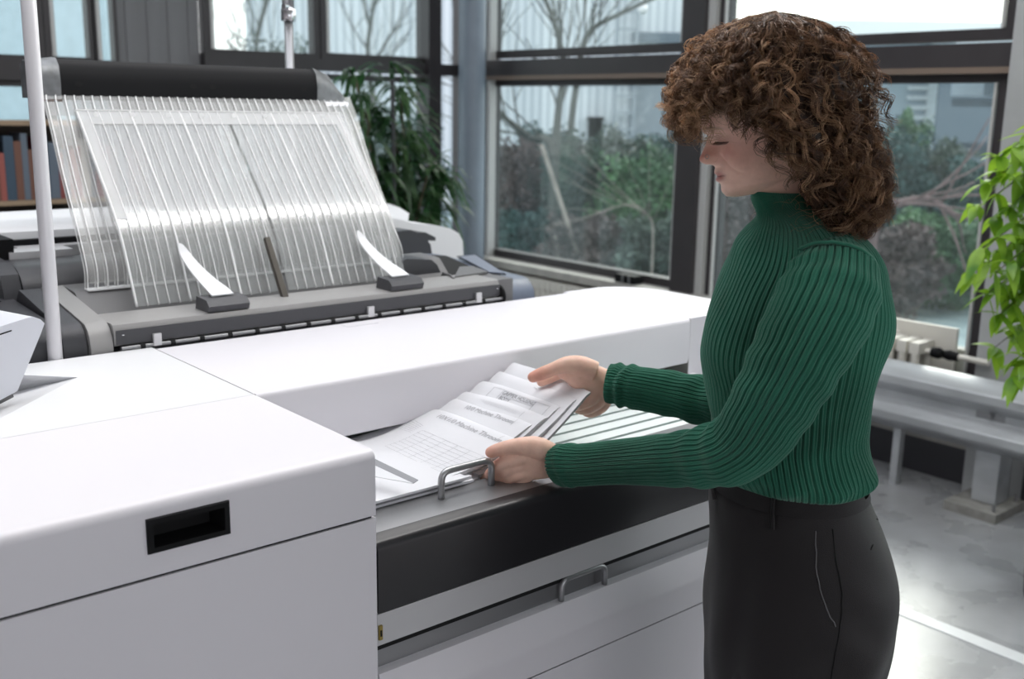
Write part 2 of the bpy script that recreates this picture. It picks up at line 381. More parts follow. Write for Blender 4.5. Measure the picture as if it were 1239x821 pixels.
# W-beam guard rail on posts
GR = thing('guard_rail', 'galvanised W-beam crash barrier on posts in front of the window wall', 'guard rail', (4.1, 1.7, 0))
pw_ = [(.005, 0), (-.066, .052), (-.066, .088), (-.008, .132), (-.008, .168), (-.066, .212), (-.066, .248), (.005, .30)]
prof = [(v.x, v.y) for v in round_path([Vector((a, b, 0)) for a, b in pw_], .007, 3)]
bm = nb(); rings = []
for y, zb in ((3.6, .262), (-1.8, .262)):
    rings.append(([bm.verts.new((4.13+px*1.0, y, zb+pz)) for px, pz in prof], [bm.verts.new((4.134+px*1.0, y, zb+pz)) for px, pz in prof]))
(a0, a1), (b0, b1) = rings; n = len(prof)
for i in range(n-1):
    bm.faces.new((a0[i], b0[i], b0[i+1], a0[i+1])); bm.faces.new((a1[i], a1[i+1], b1[i+1], b1[i]))
for A_, B_ in ((a0, a1), (b0, b1)):
    for i in range(n-1): bm.faces.new((A_[i], A_[i+1], B_[i+1], B_[i]))
for i in (0, n-1): bm.faces.new((a0[i], a1[i], b1[i], b0[i]))
obj('beam', bm, GALV, GR)
for yp in (1.86,):
    bm = nb()
    box(bm, 4.14, 4.25, yp-.05, yp-.042, .045, .52); box(bm, 4.14, 4.25, yp+.042, yp+.05, .045, .52); box(bm, 4.14, 4.148, yp-.042, yp+.042, .045, .52)
    po = obj('post', bm, GALV, GR)
    bm = nb(); box(bm, 4.05, 4.31, yp-.10, yp+.12, .0, .04); f = obj('foot_plate', bm, CONC, po, bevel=.006)

    for dx, dy in ((.03, -.075), (.22, -.075), (.22, .09)):
        bm = nb(); tube(bm, [(4.05+dx, yp+dy, .04), (4.05+dx, yp+dy, .07)], .008, 8); obj('anchor_bolt', bm, STD, GR)
for yp in (2.27,):
    bm = nb(); box(bm, 4.15, 4.19, yp-.016, yp+.016, 0, .40); obj('support_leg', bm, GALV, GR, bevel=.003)
for yp in (1.86,):
    bm = nb(); box(bm, 4.120, 4.126, yp-.06, yp+.06, .40, .435)
    tube(bm, [(4.12, yp, .417), (4.105, yp, .417)], .012, 8); obj('bolt_plate', bm, STD, GR)
# ------------------------------------------------------------------ bookshelf at far left
SH = thing('bookshelf', 'dark bookcase with two shelves standing behind the white pole at the far left', 'bookshelf', (1.45, 5.0, 0))
WD = mat('dark_wood', rgb(70, 56, 46), .5, var=.2, scale=6); WDL = mat('light_wood', rgb(150, 128, 104), .5, var=.15, scale=6)
X0, X1 = .9, 1.95
bm = nb(); box(bm, X0-.03, X0, 4.88, 5.14, 0, 1.50); obj('side_panel', bm, WD, SH, bevel=.003)
bm = nb(); box(bm, X1, X1+.03, 4.88, 5.14, 0, 1.50); obj('side_panel', bm, WD, SH, bevel=.003)
bm = nb(); box(bm, X0, X1, 5.125, 5.14, 0, 1.50); obj('back_panel', bm, WD, SH)
for z in (.62, .92, 1.15, 1.49):
    bm = nb(); box(bm, X0, X1, 4.885, 5.12, z, z+.02); obj('shelf', bm, WDL, SH, bevel=.002)
bcol = [rgb(128, 62, 58), rgb(176, 160, 140), rgb(94, 104, 116), rgb(150, 82, 74), rgb(70, 66, 76), rgb(196, 190, 180), rgb(110, 74, 60), rgb(58, 76, 92), rgb(120, 50, 56), rgb(160, 140, 110)]
bmat = [mat('book_cover_%d' % i, c, .6) for i, c in enumerate(bcol)]
bn = ['red', 'tan', 'slate grey', 'faded red', 'dark grey', 'off-white', 'brown', 'navy', 'crimson', 'khaki']
CPAP = mat('page_block', rgb(220, 214, 200), .8)
for zi, z in enumerate((.94, 1.17)):
    x = X0+.01; k = 0; nth = {}
    while x < X1-.04:
        w = rng.uniform(.018, .042); h = rng.uniform(.13, .185) if zi == 0 else rng.uniform(.20, .29); d = rng.uniform(.14, .19)
        ci = int(rng.integers(0, 10)); k += 1
        near = bn[ci]; nth[near] = nth.get(near, 0)+1; ordw = ['first', 'second', 'third', 'fourth', 'fifth', 'sixth', 'seventh', 'eighth', 'ninth', 'tenth', 'eleventh', 'twelfth'][min(11, nth[near]-1)]
        tb = thing('book', '%s upright book, %s of its colour from left, %s bookcase shelf' % (near, ordw, ('lower', 'upper')[zi]), 'book', (x, 4.9, z), 'books on the %s shelf of the bookcase' % ('lower', 'upper')[zi])
        bm = nb(); box(bm, x, x+.002, 4.895, 4.895+d, z+.001, z+h); box(bm, x+w-.002, x+w, 4.895, 4.895+d, z+.001, z+h); box(bm, x+.002, x+w-.002, 4.895, 4.899, z+.001, z+h)
        obj('cover', bm, bmat[ci], tb)
        bm = nb(); box(bm, x+.002, x+w-.002, 4.899, 4.893+d, z+.004, z+h-.004); obj('page_block', bm, CPAP, tb)
        x += w+.001
# ------------------------------------------------------------------ outdoors
GRS = mat('frosted_lawn', rgb(120, 142, 146), .9, col2=rgb(172, 190, 194), scale=1.6)
GRS2 = mat('green_lawn', rgb(84, 116, 70), .9, col2=rgb(120, 150, 96), scale=2.5)
bm = nb(); box(bm, 4.5, 40, -12, 40, -.5, -.25); box(bm, -20, 4.5, 5.8, 40, -.5, -.25); tag(obj('ground_outside', bm, GRS), kind='structure')
bm = nb()
c0 = onz(800, 318, -.25)
for k in range(1):
    pts = [onz(x, y, -.245) for x, y in ((745, 306), (905, 312), (1120, 322), (1120, 296), (900, 284), (740, 280))]
    prism(bm, pts, (0, 0, .02))
tag(obj('grass_patch', bm, GRS2), 'green strip of lawn in front of the hedge outside', 'lawn')
def siding():
    m = bpy.data.materials.new('white_siding'); m.use_nodes = True; nt = m.node_tree; b = nt.nodes['Principled BSDF']
    tc = nt.nodes.new('ShaderNodeTexCoord'); w = nt.nodes.new('ShaderNodeTexWave'); w.wave_type = 'BANDS'; w.bands_direction = 'X'
    w.inputs['Scale'].default_value = 2.2; w.inputs['Distortion'].default_value = 0
    mp = nt.nodes.new('ShaderNodeMapping'); mp.inputs['Rotation'].default_value = (0, 0, yaw)
    nt.links.new(tc.outputs['Object'], mp.inputs[0]); nt.links.new(mp.outputs[0], w.inputs[0])
    cr = nt.nodes.new('ShaderNodeValToRGB'); cr.color_ramp.elements[0].color = rgb(176, 184, 192); cr.color_ramp.elements[1].color = rgb(214, 219, 224); cr.color_ramp.elements[1].position = .4
    nt.links.new(w.outputs['Fac'], cr.inputs[0]); nt.links.new(cr.outputs[0], b.inputs['Base Color']); b.inputs['Roughness'].default_value = .6
    return m
SID = siding()
def slab(bm, b0, b1, a0, a1, z0, z1, mi=0):
    """box turned to the outdoor buildings' axes"""
    pts = []
    for z in (z0, z1):
        for a_, b_ in ((a0, b0), (a1, b0), (a1, b1), (a0, b1)):
            v = AV*a_+BV*b_; pts.append((v.x, v.y, z))
    hexa(bm, pts, mi)
def AB(px, py, b): p = onb(px, py, b); return p.dot(AV), p.z
D1 = 19.0
H1 = thing('white_hall', 'large white corrugated hall outside behind the bare tree', 'building', tuple(AV*2+BV*D1))
a0, _ = AB(300, 100, D1); a1, _ = AB(842, 100, D1)
aG_ = AB(905, 100, 18)[0]
bm = nb(); slab(bm, D1, D1+8, a0, min(a1, aG_-.3), -.4, 7.5); obj('wall_cladding', bm, SID, H1)
GD = mat('dark_glazing', rgb(96, 110, 122), .3); GM = mat('mid_grey_cladding', rgb(150, 158, 166), .6)
al, zt = AB(768, 38, D1-.2); ar, zb = AB(842, 52, D1-.2)
bm = nb(); slab(bm, D1-.10, D1, al, ar, zb, zt); obj('window_band', bm, GD, H1)
al, zt = AB(765, 95, D1-.1); ar, zb = AB(842, 165, D1-.1)
bm = nb(); slab(bm, D1-.06, D1, al, ar, zb, zt); obj('grey_cladding_panel', bm, GM, H1)
# ladder and dark box
LD = thing('wall_ladder', 'white caged ladder fixed to the hall outside', 'ladder', tuple(AV*AB(757, 100, D1)[0]+BV*(D1-.2)))
for px in (745, 768):
    a_, _ = AB(px, 100, D1-.2); bm = nb(); slab(bm, D1-.24, D1-.18, a_-.03, a_+.03, .0, 4.4); obj('rail', bm, GM, LD)
for k in range(14):
    z = .4+k*.28; bm = nb(); slab(bm, D1-.23, D1-.19, AB(745, 100, D1-.2)[0], AB(768, 100, D1-.2)[0], z, z+.04); obj('rung', bm, GM, LD)
WB = thing('wall_box', 'dark grey box hanging on the white hall outside', 'box', tuple(AV*AB(721, 150, D1)[0]+BV*(D1-.3)))
al, zt = AB(713, 145, D1-.3); ar, zb = AB(728, 167, D1-.3)
bm = nb(); slab(bm, D1-.35, D1-.02, al, ar, zb, zt); obj('box_body', bm, BK, WB, bevel=.02)
bm = nb(); slab(bm, D1-.4, D1-.02, al-.03, ar+.03, zt, zt+.05); obj('lid', bm, BK, WB)
# lamp globe on a bracket outside
p = onb(778, 11, 14); t = thing('outdoor_lamp', 'small round white lamp outside above the bare branches', 'lamp', tuple(p))
bm = nb(); bmesh.ops.create_icosphere(bm, subdivisions=2, radius=.065, matrix=Matrix.Translation(p)); obj('globe', bm, W, t, smooth=True)
bm = nb(); tube(bm, [p, p+BV*2.5+Vector((0, 0, 1.2)), p+BV*4.9+Vector((0, 0, 1.5))], .02, 8); obj('bracket', bm, GM, t)
# second building, right
D2 = 17.0
H2 = thing('office_building', 'modern office block outside with horizontal window bands at the right', 'building', tuple(AV*7+BV*D2))
a0, _ = AB(1000, 100, D2); a1, _ = AB(1260, 100, D2)
OFF = mat('office_render', rgb(226, 230, 234), .6); OFB = mat('office_blue_grey', rgb(172, 184, 194), .5)
aL, _ = AB(1152, 100, D2)
z_top = AB(1100, 45, D2)[1]
bm = nb(); slab(bm, D2, D2+6, aL, a1+2, -.4, z_top); obj('wing', bm, OFF, H2)
aG, _ = AB(905, 100, D2+1)
bm = nb(); slab(bm, D2+1.0, D2+6, aG, aL, -.4, z_top); obj('wing', bm, OFB, H2)
for (x0, y0, x1, y1, m_) in ((1152, 118, 1222, 130, GD), (1152, 172, 1222, 190, GD), (1152, 92, 1222, 117, OFB), (1138, 88, 1153, 235, GD)):
    al, zt = AB(x0, y0, D2-.05); ar, zb = AB(x1, y1, D2-.05)
    bm = nb(); slab(bm, D2-.06, D2+.0, al, ar+.6, zb, zt); obj('window_band', bm, m_, H2)
SNOW = mat('snowy_roof', rgb(244, 246, 248), .8)
bm = nb(); slab(bm, D2-.3, D2+7, aG-.2, a1+2, z_top, z_top+.22); obj('roof', bm, SNOW, H2)
for px0, px1, py0, py1, b in ((1050, 1068, 25, 35, 15.5),):
    pass
# bands of stacked clinker wall left of wing
for k in range(9):
    al, zt = AB(1100, 92+k*12, D2+.9); ar, zb = AB(1136, 97+k*12, D2+.9)
    bm = nb(); slab(bm, D2+.92, D2+1.0, al, ar, zb, zt); obj('facade_slat', bm, OFF, H2)

def leaf_cloud(name, c, r, n, size, m, parent=None, seed=0, flat=.9, shell=.5):
    """n small leaf blades in an ellipsoid"""
    g = np.random.default_rng(seed)
    d = g.normal(size=(n, 3)); d /= np.linalg.norm(d, axis=1)[:, None]
    rad = (shell+(1-shell)*g.random(n)**.7)[:, None]
    lump = 1+.22*np.sin(d[:, :1]*5+seed)*np.cos(d[:, 1:2]*6+seed*2)+.12*np.sin(d[:, 2:3]*11)
    P = np.array(c)+d*rad*lump*np.array(r)
    u = g.normal(size=(n, 3)); u /= np.linalg.norm(u, axis=1)[:, None]
    w = np.cross(u, g.normal(size=(n, 3))); w /= np.linalg.norm(w, axis=1)[:, None]
    s = (size*(.6+.8*g.random(n)))[:, None]
    V = np.stack([P-u*s, P+w*s*.42, P+u*s, P-w*s*.42], 1).reshape(-1, 3)
    F = np.arange(4*n).reshape(-1, 4)
    return np_mesh(name, V, F, m, parent, False)
def leafm(name, c1, c2, rough=.6, scale=2.5):
    return mat(name, c1, rough, col2=c2, scale=scale)
L1 = leafm('hedge_leaf', rgb(26, 46, 40), rgb(62, 90, 74)); L2 = leafm('shrub_leaf', rgb(38, 54, 48), rgb(84, 102, 90)); L3 = leafm('bright_leaf', rgb(44, 80, 54), rgb(88, 130, 86)); L4 = leafm('rust_leaf', rgb(66, 58, 60), rgb(104, 90, 88)); L5 = leafm('blue_green_leaf', rgb(24, 54, 54), rgb(56, 94, 92))
BARK = mat('bark', rgb(72, 74, 70), .8, var=.25, scale=8)
BARKP = mat('pale_bark', rgb(150, 140, 132), .8, var=.2, scale=8)
def bush(px, py, b, rx, rz, m, seed, label, n=9000, size=.034):
    p = onb(px, py, b); gz = -.25
    t = thing('shrub', label, 'shrub', (p.x, p.y, gz), 'shrubs of the hedge outside')
    topz = p.z+rz; p = Vector((p.x, p.y, (topz+gz)/2)); rz = (topz-gz)/2*1.02
    leaf_cloud('foliage', p, (rx, rx*.8, rz), n, size, m, t, seed)
    bm = nb(); g = random.Random(seed)
    for k in range(6):
        a = g.random()*6.28; tube(bm, [(p.x+.1*math.cos(a), p.y+.1*math.sin(a), gz), (p.x+rx*.3*math.cos(a), p.y+rx*.3*math.sin(a), p.z-rz*.2), (p.x+rx*.6*math.cos(a), p.y+rx*.6*math.sin(a), p.z+rz*.5)], [.03, .02, .008], 6)
    obj('stem', bm, BARK, t)
bush(622, 235, 11.5, .42, .62, L4, 1, 'rusty brown shrub at the left end of the hedge beyond the window')
bush(658, 228, 12.3, .48, .72, L5, 2, 'blue-green shrub around the foot of the forked bare tree')
bush(700, 238, 11.5, .45, .68, L1, 3, 'dark green shrub right of the forked bare tree')
bush(742, 232, 12.4, .48, .72, L2, 4, 'grey-green shrub in the middle of the hedge')
bush(780, 242, 11.4, .48, .62, L1, 17, 'dark green shrub under the bright hedge top')
bush(815, 232, 12.4, .5, .72, L5, 18, 'blue-green shrub just left of the mullion')
bush(788, 200, 10.9, .62, .17, L3, 5, 'bright green flat-topped shrub left of the mullion')
bush(860, 240, 11.5, .55, .7, L1, 8, 'dark green shrub behind the mullion')
bush(720, 292, 10.3, .62, .26, L4, 6, 'low brown undergrowth in front of the hedge')
bush(640, 290, 10.6, .5, .30, L5, 7, 'low blue-green undergrowth at the left of the hedge')
bush(800, 292, 10.0, .5, .24, L2, 19, 'low grey undergrowth left of the mullion')
bush(910, 280, 10.5, .6, .5, L4, 9, 'brown shrub behind the woman')
bush(1100, 165, 13.6, .36, .30, L3, 10, 'round green shrub right of the woman\'s hair')
bush(1075, 225, 12.4, .6, .72, L5, 11, 'dark blue-green shrub below the round green one')
bush(1135, 232, 12.9, .6, .62, L2, 12, 'grey-green shrub right of the blue-green one')
bush(1185, 245, 12.0, .55, .5, L5, 20, 'blue-green shrub left of the ficus')
bush(1150, 288, 10.2, .75, .28, L3, 13, 'low green shrub behind the ficus')
bush(1075, 300, 9.6, .6, .22, L4, 14, 'low brown shrub above the radiator')
bush(480, 250, 13.5, .72, 1.2, L5, 15, 'blue-green shrub seen behind the indoor palm')
bush(325, 190, 13.5, .72, 1.5, L2, 16, 'grey shrub behind the acrylic tray')
def branches(bm, p, d, length, r, depth, g, spread=.5, kmin=2, minz=None):
    pts = [p]; q = p.copy(); dd = d.copy(); n = 5
    for k in range(n):
        dd = (dd+Vector((g.uniform(-1, 1), g.uniform(-1, 1), g.uniform(-.6, .8)))*.13).normalized(); q = q+dd*length/n; pts.append(q.copy())
    tube(bm, pts, [r*(1-.45*i/n) for i in range(n+1)], 5 if depth < 3 else 7)
    if depth == 0: return
    for k in range(kmin+(g.random() < .5)):
        i = g.randint(2, n); nd = (dd+Vector((g.uniform(-1, 1), g.uniform(-1, 1), g.uniform(-.4, 1)))*spread*1.3).normalized()
        branches(bm, pts[i], nd, length*g.uniform(.6, .85), r*.55, depth-1, g, spread)
def bare_tree(label, path, r, depth, seed, m=BARK, grp='bare trees outside'):
    pts = [onb(*q) for q in path]; g = random.Random(seed)
    t = thing('bare_tree', label, 'tree', (pts[0].x, pts[0].y, -.25), grp)
    bm = nb(); base = Vector((pts[0].x, pts[0].y, -.25))
    pp = [Vector(v) for v in spline([tuple(v) for v in ([base]+pts)], 22)]
    tube(bm, pp, [r*(1-.6*i/21) for i in range(22)], 9); obj('trunk', bm, m, t, smooth=True)
    bm = nb()
    for i in range(8, 22, 2):
        d = (pp[i]-pp[i-1]).normalized()
        for s in range(2):
            nd = (d+Vector((g.uniform(-1, 1), g.uniform(-1, 1), g.uniform(-.1, .9)))*.9).normalized()
            branches(bm, pp[i], nd, .8, r*.24, depth, g)
    obj('branch', bm, m, t, smooth=True)
bare_tree('bare forked tree with a dark trunk against the white hall', [(672, 190, 11), (676, 130, 11), (682, 80, 11), (668, 20, 11), (640, -40, 11)], .05, 1, 3)
bare_tree('bare tree leaning left from the foot of the forked one', [(668, 185, 10.6), (640, 165, 10.6), (600, 130, 10.6), (585, 80, 10.8)], .045, 1, 5)
bare_tree('bare tree with wide upper branches beside the dark wall box', [(690, 165, 12), (700, 90, 12), (712, 40, 12), (760, 12, 12), (830, -20, 12)], .045, 1, 11)
bare_tree('bare tree seen through the back window above the palm', [(455, 160, 15.2), (445, 60, 15.2), (460, -30, 15.2)], .05, 2, 21)
bare_tree('bare tree seen through the upper back window beside the steel pole', [(320, 160, 15.2), (310, 60, 15.2), (330, -30, 15.2)], .05, 2, 22)
bare_tree('reddish bare trunk lying low behind the woman\'s hair at the right', [(1060, 262, 9), (1090, 246, 9), (1125, 242, 9), (1160, 262, 9), (1190, 262, 9)], .05, 0, 31, mat('red_bark', rgb(112, 92, 92), .8, var=.2))
bare_tree('bare pale sapling above the low shrub left of the mullion', [(790, 290, 9.5), (785, 262, 9.5), (760, 248, 9.5), (720, 258, 9.5)], .010, 0, 33, BARKP)
for (x0, y0, x1, y1), lb in (((655, 175, 722, 305), 'long pale stake leaning across the hedge'), ((670, 283, 690, 310), 'short pale stake leaning in the frosted grass')):
    p0, p1 = onb(x0, y0, 10.0), onb(x1, y1, 10.0); p1.z = -.25
    bm = nb(); tube(bm, [p0, p1], .022, 8); tag(obj('garden_stake', bm, BARKP), lb, 'stake')
# building/greenery behind the back wall
D3 = 17.0
H3 = thing('grey_shed', 'pale building seen through the back windows at the upper left', 'building', tuple(AV*-6+BV*D3))
bm = nb(); slab(bm, D3, D3+4, AB(-160, 0, D3)[0], AB(135, 0, D3)[0], -.4, 4.6); obj('wall_cladding', bm, mat('pale_blue_cladding', rgb(178, 196, 204), .6, var=.05), H3)
bm = nb(); slab(bm, D3-.2, D3+4.2, AB(-160, 0, D3)[0]-.2, AB(135, 0, D3)[0]+.2, 4.6, 4.8); obj('roof', bm, SNOW, H3)
# ------------------------------------------------------------------ folding machine with its output drawers
YF, YM, YR = 1.215, 1.588, 2.030      # front face, upper cover front, rear edge
XS, XE, XR = .782, 1.905, 2.15        # seam, end of the opening, right end
ZT = 1.12
FM = thing('folding_machine', 'large white folding machine with pull-out trays filling the foreground', 'machine', (1.0, 1.6, 0))
# left cabinet: rounded front edge profile
def rprof(y0, y1, z0, z1, r, n=5):
    """yz profile, top front corner rounded"""
    pts = [(y0, z0)]
    for i in range(n+1):
        a = PI/2*i/n; pts.append((y0+r-r*math.cos(a), z1-r+r*math.sin(a)))
    return pts+[(y1, z1), (y1, z0)]
ZS = 1.022
bm = nb()
# front upper part of left cabinet, with a pocket left for the recessed pull
px_(bm, rprof(YF, YM-.0012, ZS, ZT, .014), -1.4, .449)
px_(bm, rprof(YF, YM-.0012, ZS, ZT, .014), .555, XS-.001)
px_(bm, rprof(YF, YM-.0012, 1.0965, ZT, .014), .449, .555)
box(bm, .449, .555, YF, YM-.0012, ZS, 1.054); box(bm, .449, .555, YF+.03, YM-.0012, 1.054, 1.0965)
bmesh.ops.remove_doubles(bm, verts=bm.verts, dist=1e-5)
obj('cabinet_lid', bm, WS, FM)
bm = nb(); box(bm, -1.4, XS-.006, YF+.004, YR-.01, ZS-.004, ZS+.001); obj('seam_gap', bm, BKV, FM)
bm = nb(); box(bm, -1.4, XS-.001, YF, YR-.01, .04, ZS-.004); obj('cabinet_body', bm, WS, FM, bevel=.0015)
# recessed black pull
bm = nb()
x0, x1, z0, z1 = .449, .555, 1.054, 1.0965
def ringq(x0, x1, z0, z1, y): return [bm.verts.new(p) for p in ((x0, y, z0), (x1, y, z0), (x1, y, z1), (x0, y, z1))]
R_ = [ringq(x0-.002, x1+.002, z0-.002, z1+.002, YF), ringq(x0-.001, x1+.001, z0-.001, z1+.001, YF-.0035), ringq(x0+.006, x1-.006, z0+.006, z1-.006, YF-.0035), ringq(x0+.011, x1-.014, z0+.010, z1-.008, YF+.026)]
for a, b in zip(R_, R_[1:]):
    for k in range(4): bm.faces.new((a[k], a[(k+1) % 4], b[(k+1) % 4], b[k]))
bm.faces.new(R_[-1]); bm.faces.new(list(reversed(R_[0]))) if False else None
obj('recessed_handle', bm, BK, FM, bevel=.0008)
# rear-left top cover with the sunken wedge beside the control panel
A_ = onz(94, 456.3, ZT); B1 = onz(31.7, 453.4, ZT); B2 = onz(0, 506, ZT); V_ = onz(19.5, 473, ZT)
dB1 = (B1-A_).normalized(); dB2 = (B2-A_).normalized(); dV = (V_-A_).normalized(); xl = .24
V_ = onz(19.5, 473, ZT-.045); dV = (V_-A_).normalized()
P1 = A_+dB1*((YR-A_.y)/dB1.y); P2 = A_+dB2*((YM-A_.y)/dB2.y); PV = A_+dV*min((xl-A_.x)/dV.x, (YR-.004-A_.y)/dV.y if dV.y > 0 else 9)
bm = nb()
top = [(P2.x, YM), (XS-.0012, YM), (XS-.0012, YR), (P1.x, YR), (A_.x, A_.y)]
f = [bm.verts.new((x, y, ZT)) for x, y in top]; bm.faces.new(f)
pv = bm.verts.new(PV)
bm.faces.new((f[3], f[4], pv)); bm.faces.new((f[4], f[0], pv))
lo = [bm.verts.new((x, y, ZS)) for x, y in top[:4]]
for i in range(3): bm.faces.new((f[i], f[i+1], lo[i+1], lo[i]))
obj('rear_cover', bm, W, FM, smooth=False)
bm = nb(); box(bm, -1.4, .60, YM+.001, YR-.002, ZS+.0012, max(ZS+.004, PV.z-.004)); obj('recess_floor', bm, W, FM)
bm = nb(); box(bm, XS-.003, XS+.003, YM-.0, YR-.004, ZT-.03, ZT-.001); box(bm, P2.x, XS-.003, YM-.003, YM+.002, ZT-.02, ZT-.0008)
obj('cover_gap', bm, mat('gap_grey', rgb(120, 118, 116), .8), FM)
# upper cover over the tray: front panel leans back slightly
bm = nb()
pr = [(YM+.002, 1.012), (YM-.001, 1.03)]+[(YM+.010-.010*math.cos(a), ZT-.010+.010*math.sin(a)) for a in [PI/2*i/5 for i in range(6)]]
pr += [(YR-.02, ZT)]+[(YR-.02+.02*math.sin(a), ZT-.02+.02*math.cos(a)) for a in [PI/2*i/4 for i in range(1, 5)]]+[(YR, 1.012)]
px_(bm, pr, XS+.0012, XE-.001); obj('upper_cover', bm, WS, FM)
bm = nb()
pr2 = [(YM-.0, .05)]+pr[2:-1]+[(YR, .05)]
# right end block, rounded back corner
pts = []
outline = [(XE+.0005, YM), (XR, YM)]+[(XR-.13+.13*math.cos(a), YR-.16+.16*math.sin(a)) for a in [PI/2*i/10 for i in range(11)]]+[(XE+.0005, YR)]
prism(bm, [(x, y, .05) for x, y in outline], (0, 0, ZT-.05))
obj('end_block', bm, WS, FM, bevel=.009, seg=3)
bm = nb(); box(bm, XE-.002, XE+.002, YM+.001, YM+.2, .9, ZT-.004); obj('block_gap', bm, mat('gap_grey2', rgb(140, 138, 136), .8), FM)
# faint marks and tab on the lid
bm = nb(); box(bm, 1.20, 1.28, YR-.06, YR-.0590, ZT-.0005, ZT+.0004); box(bm, 1.20, 1.2008, YR-.06, YR-.03, ZT-.0005, ZT+.0004); obj('lid_seam', bm, GALV, FM)
# body under the cover
bm = nb(); box(bm, XS+.001, XE, YM+.35, YR, .05, 1.011); box(bm, XE, XE+.02, YF+.003, YM-.001, .05, .985); obj('carcass', bm, WS, FM)
bm = nb(); box(bm, XS+.0015, XS+.010, YF+.03, YM+.3, .80, 1.0); obj('inner_side', bm, DK, FM)
# ---- tray (drawer): slats, flange, black front
bm = nb(); box(bm, XS+.002, XE-.002, 1.335, YM+.34, .945, .958); tr = obj('tray_floor', bm, GRN, FM)
y = 1.345; k = 0
while y < YM+.31:
    bm = nb(); box(bm, XS+.012, XE-.016, y, y+.031, .958, .968); s_ = obj('slat', bm, SLT, FM, bevel=.0015); y += .041; k += 1
bm = nb()
pr = [(1.245, .958), (1.2455, .9795)]+[(1.262, .9815), (1.328, .9805), (1.334, .976), (1.334, .958)]
px_(bm, pr, XS+.002, XE-.002); obj('tray_flange', bm, STD, FM)
bm = nb()
pr = [(YF+.001, .866), (YF, .964), (YF+.003, .9715), (YF+.010, .9765), (1.2445, .9800), (1.2445, .866)]
px_(bm, pr, XS+.002, XE-.002); f_ = obj('tray_front', bm, BKG, FM)
def bow_handle(name, x0, x1, y, z, h, r, m, par):
    bm = nb()
    tube(bm, round_path([(x0, y, z), (x0, y, z+h), (x1, y, z+h), (x1, y, z)], .018, 7), r, 12)
    o = obj(name, bm, m, par, smooth=True); return o
bow_handle('tray_handle', .958, 1.062, 1.296, .978, .048, .0058, ST, FM)['label'] = 'bowed steel handle'
# steel rail and recess
bm = nb(); box(bm, XS+.002, XE, YF+.004, YF+.06, .812, .8625); obj('slide_rail', bm, ALU, FM, bevel=.0015)
bm = nb(); box(bm, XS+.002, XE, YF+.012, YF+.10, .800, .866); obj('rail_gap', bm, BKV, FM)
bm = nb(); box(bm, XS+.003, XS+.009, YF+.0005, YF+.01, .822, .845); o_ = obj('latch', bm, YEL, FM, bevel=.001); o_['label'] = 'small brass-yellow latch'
bm = nb(); box(bm, XS+.0045, XS+.0075, YF-.0002, YF+.002, .828, .838); obj('latch_slot', bm, BKV, FM)
bm = nb(); box(bm, XS+.002, XE, YF+.016, YF+.10, .765, .806); obj('drawer_flange', bm, STD, FM)
# lower drawer: sloping lip, face, seam, plinth
bm = nb()
pr = [(YF+.0175, .770), (YF+.002, .766), (YF-.016, .722), (YF-.018, .714), (YF-.016, .706), (YF-.016, .665), (YF+.05, .665), (YF+.05, .770)]
px_(bm, pr, XS+.002, XE-.0); obj('lower_drawer', bm, WS, FM)
bow_handle('drawer_handle', 1.162, 1.268, YF+.008, .768, .038, .0052, ST, FM)['label'] = 'lower bowed steel handle'
bm = nb(); box(bm, XS+.004, XE-.001, YF-.012, YF+.05, .655, .666); obj('lower_gap', bm, BKV, FM)
bm = nb(); box(bm, XS+.002, XE-.0, YF-.015, YM+.35, .05, .6615); obj('plinth_panel', bm, WS, FM, bevel=.002)

# ------------------------------------------------------------------ control panel at the left edge
CP = thing('control_panel', 'white tilted touchscreen housing on the machine at the left edge', 'control panel', (.45, 1.8, 1.12))
bm = nb(); yy = 1.80
out = [(-20, 401), (0, 395), (34, 384), (40, 383), (49, 386), (54, 391), (50, 402), (21, 473), (0, 484), (-40, 500)]
prism(bm, [onb(x, y, 0) if False else ony(x, y, yy) for x, y in out], (-.05, .16, 0))
obj('housing', bm, mat('screen_housing', rgb(226, 228, 236), .4), CP, bevel=.006, seg=3)
bm = nb(); prism(bm, [ony(x, y, yy-.0006) for x, y in ((-15, 409), (0, 403.6), (14, 399), (14.5, 400.3), (0, 405.4), (-15, 411))], (0, .002, 0)); obj('bezel_seam', bm, BKV, CP)
bm = nb(); prism(bm, [ony(x, y, yy+.03) for x, y in ((-40, 500), (14, 474), (17, 480), (-30, 504))], (-.03, .05, 0)); obj('hinge', bm, DKL, CP)

# ------------------------------------------------------------------ poles
t = thing('white_pole', 'white round pole standing behind the machine at the left', 'pole', (.6, 2.06, 0))
bm = nb(); tube(bm, [(.597, 2.0445, 0), (.605, 2.0445, 2.6)], .0133, 20); obj('shaft', bm, mat('pole_white', rgb(214, 212, 216), .35, metal=.2), t, smooth=True)
bm = nb(); lathe(bm, [(.09, 0), (.09, .01), (.03, .02)], (.597, 2.0445, .0)); obj('foot', bm, DK, t)
t = thing('steel_pole', 'thin brushed steel pole with a clamp behind the black tray bar', 'pole', (1.5, 2.75, 0))
bm = nb(); tube(bm, [(1.5, 2.75, 0), (1.5, 2.75, 1.835)], .0125, 16); obj('shaft', bm, ST, t, smooth=True)
bm = nb(); tube(bm, [(1.5, 2.75, 1.83), (1.5, 2.75, 2.5)], .0165, 16); obj('upper_shaft', bm, ST, t, smooth=True)
bm = nb(); lathe(bm, [(.019, 0), (.021, .004), (.021, .03), (.017, .036)], (1.5, 2.75, 1.825), 16); obj('clamp', bm, CHR, t)
bm = nb(); tube(bm, [(1.475, 2.73, 1.862), (1.49, 2.735, 1.862)], .008, 10); obj('clamp_knob', bm, CHR, t)
